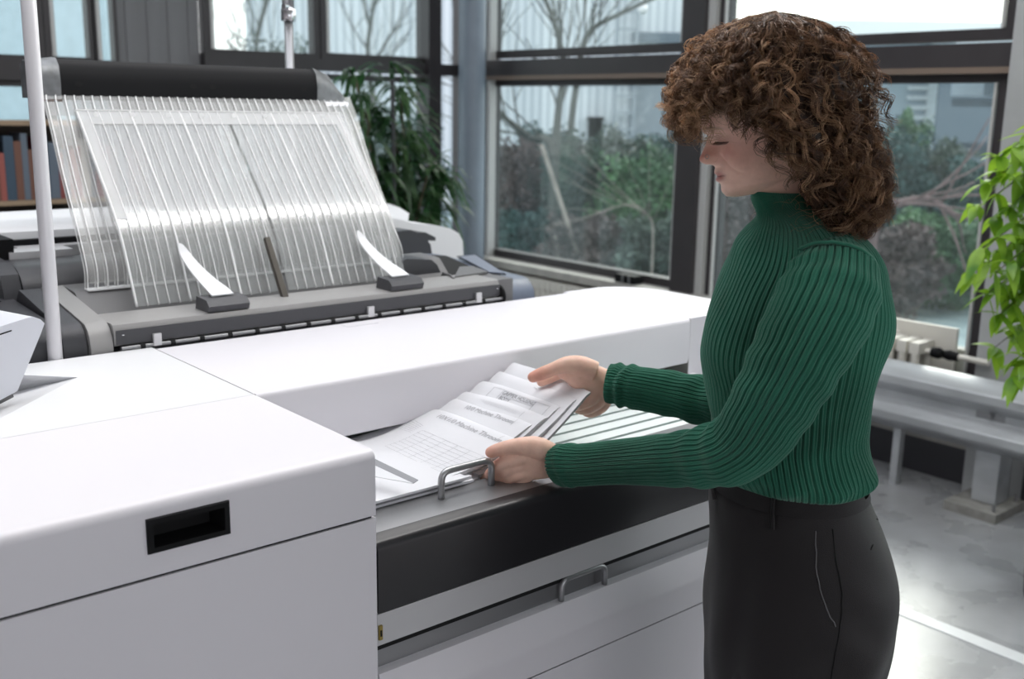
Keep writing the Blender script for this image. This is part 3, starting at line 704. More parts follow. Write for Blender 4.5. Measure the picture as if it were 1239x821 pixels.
bm = nb(); lathe(bm, [(.1, 0), (.1, .01), (.03, .02)], (1.5, 2.75, .0)); obj('foot', bm, DK, t)

# ------------------------------------------------------------------ wide format printer with ribbed tray
PR = thing('wide_printer', 'charcoal wide-format printer with clear ribbed catch tray behind the machine', 'printer', (1.2, 2.4, 0))
# front bar
bm = nb()
pr = [(2.045, 1.128), (2.040, 1.134), (2.040, 1.158), (2.046, 1.170), (2.055, 1.172), (2.165, 1.172), (2.165, 1.128)]
px_(bm, pr, .712, 1.690); obj('front_bar', bm, BAR, PR)
bm = nb(); px_(bm, [(2.0385, 1.131), (2.0375, 1.160), (2.0395, 1.160), (2.0395, 1.131)], .715, 1.69); obj('bar_fascia', bm, DK, PR)
bm = nb(); px_(bm, [(2.066, .1), (2.066, 1.120), (2.60, 1.120), (2.60, .1)], .60, 1.74); obj('printer_body', bm, DK, PR)
# roller shaft with rubber rollers
bm = nb(); tube(bm, [(.722, 2.034, 1.124), (1.70, 2.034, 1.124)], .0042, 10); obj('roller_shaft', bm, STD, PR)
x = .76
while x < 1.69:
    bm = nb(); tube(bm, [(x, 2.0345, 1.1235), (x+.009, 2.0345, 1.1235)], .0068, 12); obj('rubber_roller', bm, BKV, PR); x += .062
for x in (.795, 1.30, 1.618):
    bm = nb(); box(bm, x-.008, x+.008, 2.030, 2.037, 1.122, 1.146); obj('bracket', bm, ALU, PR, bevel=.001)
for x in (.728, 1.68):
    bm = nb(); lathe(bm, [(.003, 0), (.004, .002)], (x, 2.036, 1.150), 10); obj('screw', bm, CHR, PR)
# trough and deck behind the bar
bm = nb()
pr = [(2.165, 1.128), (2.165, 1.150), (2.20, 1.152), (2.245, 1.196), (2.256, 1.2045), (2.275, 1.207), (2.345, 1.209), (2.36, 1.20), (2.36, 1.128)]
px_(bm, pr, .712, 1.66); obj('trough', bm, DKL, PR)
# rear roll of dark plastic and its end
bm = nb()
pr = [(2.36, 1.128)]+[(2.36+.07-.07*math.cos(a), 1.185+.062*math.sin(a)) for a in [PI/2*i/8 for i in range(9)]]+[(2.52, 1.247), (2.52, 1.128)]
px_(bm, pr, .64, 1.60); obj('rear_cover', bm, DK, PR)
bm = nb(); box(bm, .66, .80, 2.525, 2.60, 1.235, 1.262); box(bm, .70, 1.60, 2.60, 2.64, 1.20, 1.262); obj('feed_slot', bm, ALU, PR, bevel=.002)
bm = nb(); box(bm, .60, 1.60, 2.64, 2.70, 1.15, 1.275); obj('recess_panel', bm, BK, PR)
bm = nb(); box(bm, .56, .672, 2.53, 2.66, 1.23, 1.292); o_ = obj('left_knob_block', bm, BK, PR, bevel=.01)
bm = nb(); tube(bm, [(.780, 2.638, 1.262), (.780, 2.632, 1.262)], .005, 10); obj('screw', bm, CHR, PR)
# white rear housing
bm = nb()
pr = [(2.66, 1.272), (2.665, 1.292), (2.69, 1.304), (3.05, 1.304), (3.05, .3), (2.72, .3), (2.72, 1.26)]
px_(bm, pr, .2, 1.15); obj('rear_housing', bm, W, PR)
bm = nb(); px_(bm, [(2.66, 1.272), (2.665, 1.276), (2.70, 1.262), (2.70, 1.255)], .2, 1.15); obj('housing_lip', bm, DKL, PR)
bm = nb()
# right white end housing
pts = [ony(x, y, 2.78) for x, y in ((470, 262), (500, 270), (525, 272), (545, 276), (555, 282), (560, 291), (561, 312), (470, 320))]
prism(bm, pts, (0, .26, 0)); obj('end_housing', bm, W, PR, bevel=.012, seg=3)
bm = nb(); pts = [ony(x, y, 2.9) for x, y in ((470, 246), (484, 251), (495, 258), (494, 267), (484, 271), (470, 272))]
prism(bm, pts, (0, .1, 0)); obj('rear_knob', bm, W, PR, bevel=.006)
# right charcoal end: cushions, block, well, blue-grey housing
bm = nb(); pts = [ony(x, y, 2.60) for x, y in ((480, 280), (497, 278), (513, 284), (521, 296), (523, 309), (523, 325), (480, 325))]
prism(bm, pts, (0, .16, 0)); obj('roll_end_cap', bm, DK, PR, bevel=.008, seg=3)
bm = nb(); pts = [ony(x, y, 2.70) for x, y in ((500, 281), (515, 281), (527, 287), (527, 291), (510, 291))]
prism(bm, pts, (0, .1, 0)); obj('cap_tab', bm, DK, PR, bevel=.003)
bm = nb(); pts = [ony(x, y, 2.22) for x, y in ((482, 318), (492, 313), (522, 314), (529, 320), (538, 340), (538, 352), (482, 352))]
prism(bm, pts, (0, .2, 0)); obj('guide_block', bm, DK, PR, bevel=.008, seg=3)
def zq(px, py, z): return onz(px, py, z)
# end housing built from its own section, falling towards its outer side
def shell(name, m, secs, par, bevel=.012):
    """secs: closed yz outlines of equal length at increasing x"""
    bm = nb(); rr = [[bm.verts.new((x, y, z)) for y, z in o] for x, o in secs]
    n = len(rr[0])
    for a, b in zip(rr, rr[1:]):
        for k in range(n): bm.faces.new((a[k], a[(k+1) % n], b[(k+1) % n], b[k]))
    bm.faces.new(list(reversed(rr[0]))); bm.faces.new(rr[-1])
    return obj(name, bm, m, par, bevel=bevel, seg=3)
def outl(y0, y1, zf, zr, r=.05):
    a = [(y0, .2), (y0, zf-r)]+[(y0+r-r*math.cos(t), zf-r+r*math.sin(t)) for t in (.4, .8, 1.2, PI/2)]
    return a+[(y1-.03, zr), (y1, zr-.03), (y1, .2)]
# right end
shell('right_end_cover', BLU, [(1.748, outl(2.055, 2.66, 1.158, 1.168)), (1.83, outl(2.06, 2.67, 1.156, 1.166)), (1.90, outl(2.14, 2.67, 1.142, 1.158)), (1.955, outl(2.30, 2.66, 1.125, 1.145)), (2.00, outl(2.48, 2.62, 1.10, 1.12))], PR, .004)
bm = nb(); box(bm, 1.66, 1.748, 2.055, 2.17, .9, 1.168); obj('end_pillar', bm, DKL, PR, bevel=.008)
bm = nb(); lathe(bm, [(.028, 0), (.03, .003)], (0, 0, 0), 18)
for v in bm.verts: v.co = Vector((v.co.z+1.695, v.co.x+2.052, v.co.y+1.128))
obj('shaft_socket', bm, BKV, PR)
# flat black sheet, shade inside the open well by the end cover
bm = nb(); pts = [onz(x, y, 1.166) for x, y in ((522, 309), (540, 310), (567, 322), (556, 332), (550, 337), (537, 338))]
prism(bm, pts, (0, 0, .0025)); obj('well_shade', bm, BKV, PR)
bm = nb(); pts = [onz(x, y, 1.170) for x, y in ((556, 325), (572, 324), (590, 331), (550, 337))]
prism(bm, pts, (0, 0, .006)); obj('well_flap', bm, DKL, PR, bevel=.001)
bm = nb(); tube(bm, [onz(536, 330, 1.172), onz(545, 333, 1.176), onz(549, 337, 1.172)], .003, 8); obj('well_lever', bm, DKL, PR)
bm = nb(); ln = [onz(x, y, 1.1655) for x, y in ((553, 310), (576, 308), (612, 332), (592, 331), (553, 310))]
tube(bm, ln, .0012, 6); obj('panel_seam', bm, BKV, PR)
bm = nb(); pts = [onz(x, y, 1.1645) for x, y in ((556, 311), (575, 309), (609, 331), (592, 330))]
prism(bm, pts, (0, 0, .003)); obj('inset_panel', bm, mat('inset_blue', rgb(120, 126, 140), .4), PR)
# left end: mirrored shell in charcoal, with light band and seams
shell('left_end_cover', DK, [(.02, outl(2.20, 2.62, 1.12, 1.14)), (.25, outl(2.12, 2.66, 1.165, 1.185)), (.585, outl(2.064, 2.64, 1.175, 1.20)), (.618, outl(2.064, 2.60, 1.175, 1.195))], PR, .004)
shell('left_end_band', DK, [(.622, outl(2.062, 2.36, 1.176, 1.209, .045)), (.664, outl(2.055, 2.36, 1.176, 1.209, .045))], PR, .003)
shell('left_end_strip', BAR, [(.667, outl(2.042, 2.36, 1.176, 1.211, .045)), (.710, outl(2.042, 2.36, 1.176, 1.211, .045))], PR, .002)
shell('left_shoulder', DK, [(.60, [(2.36, .4), (2.36, 1.19), (2.38, 1.235), (2.42, 1.252), (2.54, 1.255), (2.54, .4)]), (.637, [(2.36, .4), (2.36, 1.19), (2.38, 1.235), (2.42, 1.252), (2.54, 1.255), (2.54, .4)])], PR, .004)
bm = nb(); pts = [ony(x, y, 2.5) for x, y in ((-40, 330), (10, 330), (13, 350), (-40, 362))]
prism(bm, pts, (0, .1, 0)); obj('side_white_panel', bm, W, PR, bevel=.003)
bm = nb(); tube(bm, [(.02, 2.34, 1.14), (.30, 2.33, 1.1835), (.585, 2.33, 1.189)], .0015, 6); obj('cover_seam', bm, BKV, PR)

# catch tray: black beam, metal ends, clear fins, front plate
YBAR = 2.52
def barsec(x, y0=2.505, y1=2.56): return None
bm = nb()
pr = [(2.500, 1.600), (2.497, 1.640), (2.503, 1.672), (2.520, 1.688), (2.545, 1.690), (2.56, 1.68), (2.56, 1.600)]
px_(bm, pr, .792, 1.440); obj('tray_beam', bm, BK, PR)
CAP = mat('cast_end_cap', rgb(120, 122, 124), .4, metal=.5, var=.25, scale=30)
def endcap(xa, xb, dz, label):
    o = [(2.499, 1.603), (2.496, 1.640), (2.502, 1.675), (2.520, 1.692), (2.55, 1.694), (2.57, 1.68), (2.57, 1.603)]
    i = [(y, 1.603+(z-1.603)*dz) for y, z in o]
    c = shell('end_cap', CAP, [(xa, i), (xb, o)] if xa < xb else [(xb, o), (xa, i)], PR, .003); c['label'] = label
endcap(.728, .791, .90, 'cast metal end cap')
shell('end_cap', CAP, [(1.441, [(2.499, 1.603), (2.496, 1.640), (2.502, 1.675), (2.520, 1.692), (2.55, 1.694), (2.57, 1.68), (2.57, 1.603)]), (1.485, [(2.499, 1.603), (2.497, 1.636), (2.503, 1.660), (2.520, 1.676), (2.55, 1.678), (2.57, 1.66), (2.57, 1.603)]), (1.525, [(2.499, 1.603), (2.498, 1.612), (2.505, 1.622), (2.520, 1.628), (2.55, 1.630), (2.57, 1.62), (2.57, 1.603)])], PR, .002)['label'] = 'rounded cast metal end cap'
for q_ in ((1.462, 1.53, 1.606), (.725, .79, 1.601)):
    bm = nb(); box(bm, q_[0], q_[1], 2.49, 2.515, 1.596, q_[2]); obj('beam_edge', bm, CHR, PR)
for x in (.83, 1.10, 1.15, 1.40):
    bm = nb(); lathe(bm, [(.005, 0), (.006, .003)], (0, 0, 0), 10)
    for v in bm.verts: v.co = Vector((v.co.x*1.5+x, 2.4995-v.co.z, v.co.y+1.636))
    obj('beam_screw', bm, BKV, PR)
# fins: thin clear plates following one side profile
side = [tuple(v) for v in spline([(2.494, 1.611), (2.485, 1.597), (2.45, 1.545), (2.39, 1.44), (2.325, 1.345), (2.282, 1.28), (2.262, 1.245), (2.258, 1.210)], 26)]
x = .740; xs = []
while x <= 1.553:
    xs.append(x); x += .0212
for i, x in enumerate(xs):
    xt = .757+(x-.740)*(1.525-.757)/(1.553-.740)
    bm = nb(); n = len(side); fr, bk = [], []
    for j, (y, z) in enumerate(side):
        q = j/(n-1); xx = xt+(x-xt)*q
        a = side[max(0, j-1)]; b = side[min(n-1, j+1)]; t = Vector((b[0]-a[0], b[1]-a[1])).normalized(); nn = Vector((t.y, -t.x))
        dpt = .019
        fr.append((xx, y, z)); bk.append((xx, y-nn.x*dpt, z-nn.y*dpt))
    for w_, mi in ((.0011, 0),):
        L_ = [[bm.verts.new((p[0]-w_, p[1], p[2])) for p in fr], [bm.verts.new((p[0]+w_, p[1], p[2])) for p in fr], [bm.verts.new((p[0]+w_, p[1], p[2])) for p in bk], [bm.verts.new((p[0]-w_, p[1], p[2])) for p in bk]]
        for j in range(n-1):
            for s in range(4):
                fc = bm.faces.new((L_[s][j], L_[(s+1) % 4][j], L_[(s+1) % 4][j+1], L_[s][j+1])); fc.material_index = 1 if s in (0, 2) else 0
        bm.faces.new([L_[s][0] for s in range(4)]); bm.faces.new([L_[s][-1] for s in range(4)])
    obj('clear_fin', bm, [ACR, ACE], PR)
# sheet behind the fins
bm = nb(); strip_prism(bm, [(y+.012, z+.008) for y, z in side], .0015, .748, 1.545); obj('back_sheet', bm, ACR, PR)
bm = nb(); box(bm, .738, 1.556, 2.250, 2.275, 1.206, 1.2095); obj('fin_foot_strip', bm, ACE, PR)
# front plate: frosted sheet in two halves, clear window, curls up at its middle
fs = [tuple(v) for v in spline([(2.474, 1.578), (2.425, 1.526), (2.350, 1.442), (2.304, 1.392), (2.268, 1.348), (2.240, 1.305), (2.218, 1.260), (2.198, 1.216), (2.180, 1.176)], 40)]
for x0, x1 in ((.808, 1.163), (1.170, 1.50)):
    bm = nb(); strip_prism(bm, fs, .0022, x0, x1); obj('front_plate', bm, ACP, PR)
# ribs moulded on the front plate
x = .812; k = 0
while x < 1.50:
    if not (1.158 < x < 1.172):
        bm = nb(); hh = .0035 if k % 5 else .006
        strip_prism(bm, [(y-.002, z+.0) for y, z in fs], .004, x-.0009*(1 if k % 5 else 2.4), x+.0009*(1 if k % 5 else 2.4)); obj('plate_rib', bm, ACE, PR, smooth=True)
    x += .0238; k += 1
# frosted border and lower half
def fpart(i0, i1, x0, x1, off=-.003):
    bm = nb(); strip_prism(bm, [(y+off, z) for y, z in fs[i0:i1]], .001, x0, x1); return bm
obj('frosted_header', fpart(0, 4, .812, 1.49), ACF, PR)
obj('frosted_side', fpart(3, 20, .812, .838), ACF, PR)
obj('frosted_side', fpart(3, 20, 1.464, 1.49), ACF, PR)
bm = nb(); box(bm, .76, 1.525, 2.515, 2.517, 1.565, 1.603); obj('header_sheet', bm, ACF, PR)
for k in range(8):
    x = .85+k*.0835; bm = nb(); lathe(bm, [(.006, 0), (.007, .003)], (0, 0, 0), 12)
    for v in bm.verts: v.co = Vector((v.co.x+x, 2.460-v.co.z, v.co.y+1.569))
    obj('plate_screw', bm, ACE, PR)
bm = nb(); box(bm, .812, 1.49, 2.468, 2.473, 1.577, 1.580); obj('plate_edge', bm, ACE, PR)
# black stop stick
bm = nb(); a, b = Vector((1.133, 2.125, 1.172)), Vector((1.133, 2.205, 1.30))
d = (b-a).normalized(); n_ = Vector((0, d.z, -d.y))
hexa(bm, [a+Vector((-.007, 0, 0)), a+Vector((.007, 0, 0)), a+Vector((.007, 0, 0))+n_*.012, a+Vector((-.007, 0, 0))+n_*.012, b+Vector((-.006, 0, 0)), b+Vector((.006, 0, 0)), b+Vector((.006, 0, 0))+n_*.012, b+Vector((-.006, 0, 0))+n_*.012])
obj('stop_rod', bm, mat('stick_brown', rgb(72, 66, 58), .5), PR, bevel=.0015)
# clips with curved white tongues
def clip(x, label):
    t = thing('paper_guide', label, 'paper guide', (x, 2.07, 1.172), 'paper guides on the printer bar')
    bm = nb(); pr = [(2.048, 1.1725), (2.043, 1.185), (2.056, 1.197), (2.105, 1.200), (2.112, 1.1725)]
    px_(bm, pr, x-.046, x+.046); obj('foot', bm, DK, t, bevel=.002)
    sp = spline([(2.075, 1.200, .034, 0), (2.10, 1.209, .033, -.001), (2.138, 1.225, .027, -.007), (2.172, 1.246, .022, -.015), (2.200, 1.270, .017, -.023), (2.216, 1.296, .012, -.030)], 30)
    bm = nb(); L_ = []
    for j, (y, z, w, dx_) in enumerate(sp):
        w = w if j < 25 else w*math.sqrt(max(.04, 1-((j-24)/5.1)**2))
        xo = x+dx_; L_.append([bm.verts.new((xo-w*.72, y, z)), bm.verts.new((xo+w*.72, y, z)), bm.verts.new((xo+w*.72, y-.001, z+.003)), bm.verts.new((xo-w*.72, y-.001, z+.003))])
    for a, b in zip(L_, L_[1:]):
        for k in range(4): bm.faces.new((a[k], a[(k+1) % 4], b[(k+1) % 4], b[k]))
    bm.faces.new(L_[0]); bm.faces.new(L_[-1])
    obj('tongue', bm, W, t)
clip(.958, 'paper guide with curved white tongue, left of the black stop rod')
clip(1.412, 'paper guide with curved white tongue, right of the black stop rod')

# ------------------------------------------------------------------ folded drawings
def text_part(s, size, loc, xdir, ydir, m, par, nm='lettering'):
    cu = bpy.data.curves.new('txt', 'FONT'); cu.body = s; cu.size = size
    o = bpy.data.objects.new('txt', cu); COL.objects.link(o)
    dg = bpy.context.evaluated_depsgraph_get(); me = bpy.data.meshes.new_from_object(o.evaluated_get(dg))
    bpy.data.objects.remove(o)
    z = Vector(xdir).cross(Vector(ydir)).normalized()
    Mx = Matrix((Vector(xdir).normalized(), Vector(ydir).normalized(), z)).transposed().to_4x4(); Mx.translation = Vector(loc)+z*.0004
    me.transform(Mx); me.materials.clear(); me.materials.append(m)
    return link(nm, me, par)
def onsurf_(surf): return lambda u, v: surf(u, v)+Vector((0, 0, .0007))
def text_on(s, size, u0, v0, sf, wd, length, m, par):
    cu = bpy.data.curves.new('txt', 'FONT'); cu.body = s; cu.size = size; cu.resolution_u = 3
    o = bpy.data.objects.new('txt', cu); COL.objects.link(o)
    dg = bpy.context.evaluated_depsgraph_get(); me = bpy.data.meshes.new_from_object(o.evaluated_get(dg)); bpy.data.objects.remove(o)
    for v in me.vertices: v.co = sf(u0-v.co.y/length, v0+v.co.x/wd.length)
    me.materials.clear(); me.materials.append(m); return link('lettering', me, par)
def packet(idx, TL, TR, length, drop, th, label, grp, z_end=None):
    """folded sheet: fold along TL-TR, runs back towards -x and downwards"""
    t = thing('folded_drawing', label, 'folded paper', tuple((TL+TR)/2), grp)
    wd = TR-TL; ny, nx = 12, 26; layers = 3
    g = random.Random(idx)
    def surf(u, v):   # u 0..1 from fold back, v 0..1 across
        p = TL+wd*v
        base = Vector((-length*u, length*.02*u, 0))
        z = -drop*(1-(1-u)**1.7) + .004*math.sin(PI*v)*(1-u) - .006*max(0, 1-u*12)**2
        return p+base+Vector((0, 0, z+.0012*math.sin(9*u+idx)+.0010*math.sin(7*v+idx*2)))
    bm = nb(); top = [[bm.verts.new(surf(u/nx, v/ny)) for v in range(ny+1)] for u in range(nx+1)]
    bot = [[bm.verts.new(surf(u/nx, v/ny)-Vector((0.001*(u == 0), 0, th*(1 if u > 1 else .75)))) for v in range(ny+1)] for u in range(nx+1)]
    for u in range(nx):
        for v in range(ny):
            bm.faces.new((top[u][v], top[u][v+1], top[u+1][v+1], top[u+1][v])); bm.faces.new((bot[u][v], bot[u+1][v], bot[u+1][v+1], bot[u][v+1]))
    for u in range(nx):
        for v in (0, ny): bm.faces.new((top[u][v], top[u+1][v], bot[u+1][v], bot[u][v])).material_index = 1
    for v in range(ny):
        for u in (0, nx): bm.faces.new((top[u][v], bot[u][v], bot[u][v+1], top[u][v+1]))
    sh = obj('sheet', bm, [PAP, PAPE], t)
    def onsurf(u, v): return surf(u, v)+Vector((0, 0, .0007))
    def line(bm, u0, v0, u1, v1, w=.0005):
        n = 8; P = [onsurf(u0+(u1-u0)*k/n, v0+(v1-v0)*k/n) for k in range(n+1)]
        d = (P[-1]-P[0]).normalized(); s = Vector((-d.y, d.x, 0)).normalized()*w
        vs = [(bm.verts.new(q-s), bm.verts.new(q+s)) for q in P]
        for (a, b), (c, e) in zip(vs, vs[1:]): bm.faces.new((a, b, e, c))
    return t, surf, line
def P3(px, py, z): return onz(px, py, z)
specs = [((521, 489), (634, 531), 1.030), ((544, 476.6), (648, 510), 1.044), ((560, 469), (662.7, 501), 1.056), ((578, 455.6), (679, 488), 1.071), ((600, 444), (698, 479), 1.085), ((617, 432), (715, 469), 1.100)]
labs = ['front folded drawing with faded title, under the near thumb', 'second folded drawing from the front, faded text along its fold', 'third folded drawing from the front, only a pale strip showing', 'folded drawing with a boxed title block along its fold', 'blank folded drawing under the far thumb', 'rearmost and highest folded drawing, held by the far hand']
for i, ((a, b, z), lb) in enumerate(zip(specs, labs)):
    TLp, TRp = P3(*a, z), P3(*b, z)
    L_ = .225; t, surf, line = packet(i, TLp, TRp, L_, [.040, .062, .076, .092, .105, .120][i], .006, lb, 'fanned folded drawings')
    xd = (TRp-TLp).normalized(); 
    if i in (0, 1, 3):
        n0 = (surf(.12, .5)-surf(.02, .5)).normalized(); yd = -n0
        bm = nb()
        if i == 3:
            for (u0, v0, u1, v1) in ((.05, .28, .05, .93), (.15, .28, .15, .93), (.05, .28, .15, .28), (.05, .40, .15, .40), (.05, .78, .15, .78), (.05, .93, .15, .93), (.10, .40, .10, .78)): line(bm, u0, v0, u1, v1)
            text_on('GRIPPER HOUSING', .0108, .092, .41, onsurf_(surf), TRp-TLp, L_, INKD, t); text_on('BODY', .0108, .142, .42, onsurf_(surf), TRp-TLp, L_, INKD, t)
        elif i == 0:
            text_on('10X1/0 Machine Throom', .0185, .150, .22, onsurf_(surf), TRp-TLp, L_, INK, t)
            for k in range(9): line(bm, .35+.045*k, .30, .35+.045*k, .97, .0003)
            for k in range(6): line(bm, .35, .30+.13*k, .71, .30+.13*k, .0003)
            for k in range(7): line(bm, .25+.03*k, .03, .30+.02*k, .25, .0003)
            line(bm, .05, .86, .16, .86, .0004)
        else:
            text_on('10/0 Machine Throom', .0150, .115, .30, onsurf_(surf), TRp-TLp, L_, INK, t)
            line(bm, .04, .86, .13, .86, .0004)
        obj('printed_lines', bm, INK, t)
    elif i == 2:
        bm = nb()
        for k in range(5): line(bm, .07+.008*k, .3+.02*k, .07+.008*k, .75, .0002)
        line(bm, .05, .80, .11, .80, .0004); obj('printed_lines', bm, INK, t)
    else:
        bm = nb(); line(bm, .05, .55, .06, .6, .0006); obj('printed_lines', bm, INK, t)
# lower pile in the tray under the front drawing
for k in range(5):
    off = [.0, .006, -.004, .008, .002][k]
    z = .9835+.0052*k
    x0, x1, y0, y1 = XS+.012, 1.075+off-.012*k, 1.34-.006*k+off, 1.60
    t = thing('folded_drawing', ['bottom folded drawing of the pile beside the tray handle', 'second from bottom folded drawing in the pile by the handle', 'middle folded drawing in the pile by the handle', 'second from top folded drawing in the pile by the handle', 'top folded drawing of the pile, with blue printed table'][k], 'folded paper', ((x0+x1)/2, (y0+y1)/2, z), 'pile of folded drawings in the tray')
    bm = nb()
    hexa(bm, [(x0, y0, z-.013), (x1, y0, z-.0125), (x1, y1, z-.0125), (x0, y1, z-.013), (x0, y0, z-.009), (x1, y0, z-.0085), (x1, y1, z-.0085), (x0, y1, z-.009)])
    obj('sheet', bm, PAP, t, bevel=.0012)
    if k == 4:
        bm = nb()
        for j in range(5): box(bm, XS+.015, XS+.075, 1.352+.013*j, 1.3528+.013*j, z-.009, z-.0084)
        for j in range(4): box(bm, XS+.015+.018*j, XS+.0158+.018*j, 1.352, 1.404, z-.009, z-.0084)
        box(bm, XS+.018, XS+.03, 1.380, 1.388, z-.009, z-.0084)
        obj('printed_table', bm, INKB, t)
# grey paper stop flap beside the cabinet
t = thing('paper_stop', 'thin bent steel paper stop lying on the drawings beside the cabinet', 'paper stop', (.86, 1.40, 1.02))
bm = nb(); z0 = 1.025
q = [P3(440, 549, z0+.012), P3(506, 581, z0), P3(500, 585, z0-.006), P3(440, 557, z0+.006)]
hexa(bm, q+[v+Vector((0, 0, .0012)) for v in q]); obj('bent_edge', bm, STD, t)
bm = nb(); q = [P3(440, 557, z0+.006), P3(500, 585, z0-.006), P3(455, 577, z0-.007), P3(440, 575, z0-.007)]
hexa(bm, q+[v+Vector((0, 0, .001)) for v in q]); obj('flap', bm, mat('white_sheet_metal', rgb(232, 233, 236), .4), t)
# ------------------------------------------------------------------ the woman
HUM = thing('person', 'woman with curly brown hair in green ribbed turtleneck sorting folded papers', 'person', tuple(AV*.42+BV*1.6))
B0 = 1.60
FWD = -AV          # the way she faces
def loft(rows, nseg, rib=0, ribamp=0, wob=None, cap=True):
    """rows: array of (centre3, forward axis3, side axis3, rf, rb, rs_near, rs_far, power)"""
    V = []; th = np.linspace(0, 2*PI, nseg, endpoint=False)
    for j, (c, f, s, rf, rb, rn, rfar, pw) in enumerate(rows):
        ct, st = np.cos(th), np.sin(th)
        ca = np.sign(ct)*np.abs(ct)**pw; sa = np.sign(st)*np.abs(st)**pw
        R1 = np.where(ct > 0, rf, rb); R2 = np.where(st > 0, rfar, rn)
        k = np.ones(nseg)
        P = np.array(c)[None]+np.outer(ca*R1, f)+np.outer(sa*R2, s)
        if rib:
            x = (th/(2*PI)*rib) % 1.0; x = np.minimum(x, 1-x)
            x2 = (th/(2*PI)*rib*2) % 1.0; x2 = np.minimum(x2, 1-x2)
            h = -ribamp*np.exp(-(x/.13)**2)-.35*ribamp*np.exp(-(x2/.2)**2)
            N = P-np.array(c)[None]; N /= np.maximum(1e-6, np.linalg.norm(N, axis=1))[:, None]
            P = P+N*h[:, None]
        if wob is not None:
            N = P-np.array(c)[None]; N /= np.maximum(1e-6, np.linalg.norm(N, axis=1))[:, None]
            P = P+N*wob(j, th)[:, None]
        V.append(P)
    V = np.array(V); m = len(rows)
    F = []
    i = np.arange(m-1)[:, None]*nseg; k = np.arange(nseg)[None]; k2 = (k+1) % nseg
    F = np.stack([i+k, i+k2, i+nseg+k2, i+nseg+k], -1).reshape(-1, 4)
    V = V.reshape(-1, 3)
    if cap:
        a = len(V); V = np.vstack([V, [rows[0][0]], [rows[-1][0]]])
        kk = np.arange(nseg); F = np.vstack([F, np.stack([np.full(nseg, a), (kk+1) % nseg, kk, kk], 1)[:, [0, 1, 2, 2]], np.stack([np.full(nseg, a+1), (m-1)*nseg+kk, (m-1)*nseg+(kk+1) % nseg, np.full(nseg, a+1)], 1)])
    return V, F
def mesh_vf(name, V, F, m, parent=None, smooth=True):
    """quads, some of them degenerate (triangles)"""
    me = bpy.data.meshes.new(name)
    faces = [tuple(dict.fromkeys(map(int, f))) for f in F]
    me.from_pydata([tuple(map(float, v)) for v in V], [], [f for f in faces if len(f) > 2]); me.update()
    bm = bmesh.new(); bm.from_mesh(me); bmesh.ops.recalc_face_normals(bm, faces=bm.faces); bm.to_mesh(me); bm.free()
    finish(me, m, smooth)
    return link(name, me, parent)
def knit(name, c1, c2, scale=900):
    m = mat(name, c1, .85, col2=c2, scale=5, sheen=.25, spec=.15, bump=.5, bscale=scale)
    return m
KNIT = knit('green_knit', rgb(36, 92, 73), rgb(54, 122, 99))
TROU = mat('charcoal_wool', rgb(38, 35, 36), .62, spec=.25, sheen=.1, bump=.35, bscale=700)
SKIN = bpy.data.materials.new('skin'); SKIN.use_nodes = True
def skin_setup():
    nt = SKIN.node_tree; b = nt.nodes['Principled BSDF']
    at = nt.nodes.new('ShaderNodeAttribute'); at.attribute_name = 'tone'
    n = nt.nodes.new('ShaderNodeTexNoise'); n.inputs['Scale'].default_value = 60; n.inputs['Detail'].default_value = 5
    tc = nt.nodes.new('ShaderNodeTexCoord'); nt.links.new(tc.outputs['Object'], n.inputs['Vector'])
    mx = nt.nodes.new('ShaderNodeMix'); mx.data_type = 'RGBA'; mx.blend_type = 'MULTIPLY'; mx.inputs['Factor'].default_value = .35
    cr = nt.nodes.new('ShaderNodeValToRGB'); cr.color_ramp.elements[0].color = (.72, .62, .58, 1); cr.color_ramp.elements[1].color = (1, 1, 1, 1)
    cr.color_ramp.elements[0].position = .3; cr.color_ramp.elements[1].position = .6
    nt.links.new(n.outputs['Fac'], cr.inputs[0]); nt.links.new(at.outputs['Color'], mx.inputs['A']); nt.links.new(cr.outputs[0], mx.inputs['B'])
    nt.links.new(mx.outputs['Result'], b.inputs['Base Color'])
    b.inputs['Roughness'].default_value = .48; b.inputs['Subsurface Weight'].default_value = .12
    b.inputs['Subsurface Radius'].default_value = (.02, .007, .004); b.inputs['Subsurface Scale'].default_value = .3
    bp = nt.nodes.new('ShaderNodeBump'); bp.inputs['Strength'].default_value = .12; bp.inputs['Distance'].default_value = .002
    n2 = nt.nodes.new('ShaderNodeTexNoise'); n2.inputs['Scale'].default_value = 260; nt.links.new(tc.outputs['Object'], n2.inputs['Vector'])
    nt.links.new(n2.outputs['Fac'], bp.inputs['Height']); nt.links.new(bp.outputs[0], b.inputs['Normal'])
skin_setup()
f_ = np.array(FWD); s_ = np.array(BV)
def hrow(yf, xf, yb, xb, rn, rfar, pw=1.0, b=B0):
    """horizontal section from its front point and back point as measured, at depth b"""
    pf = onb(xf, yf, b); pb = onb(xb, yb, b)
    af, ab = pf.dot(AV), pb.dot(AV); z = (pf.z+pb.z)/2
    ac = af*.5+ab*.5
    return (ac, z, (pf.z-pb.z), (ab-af)/2, rn, rfar, pw)
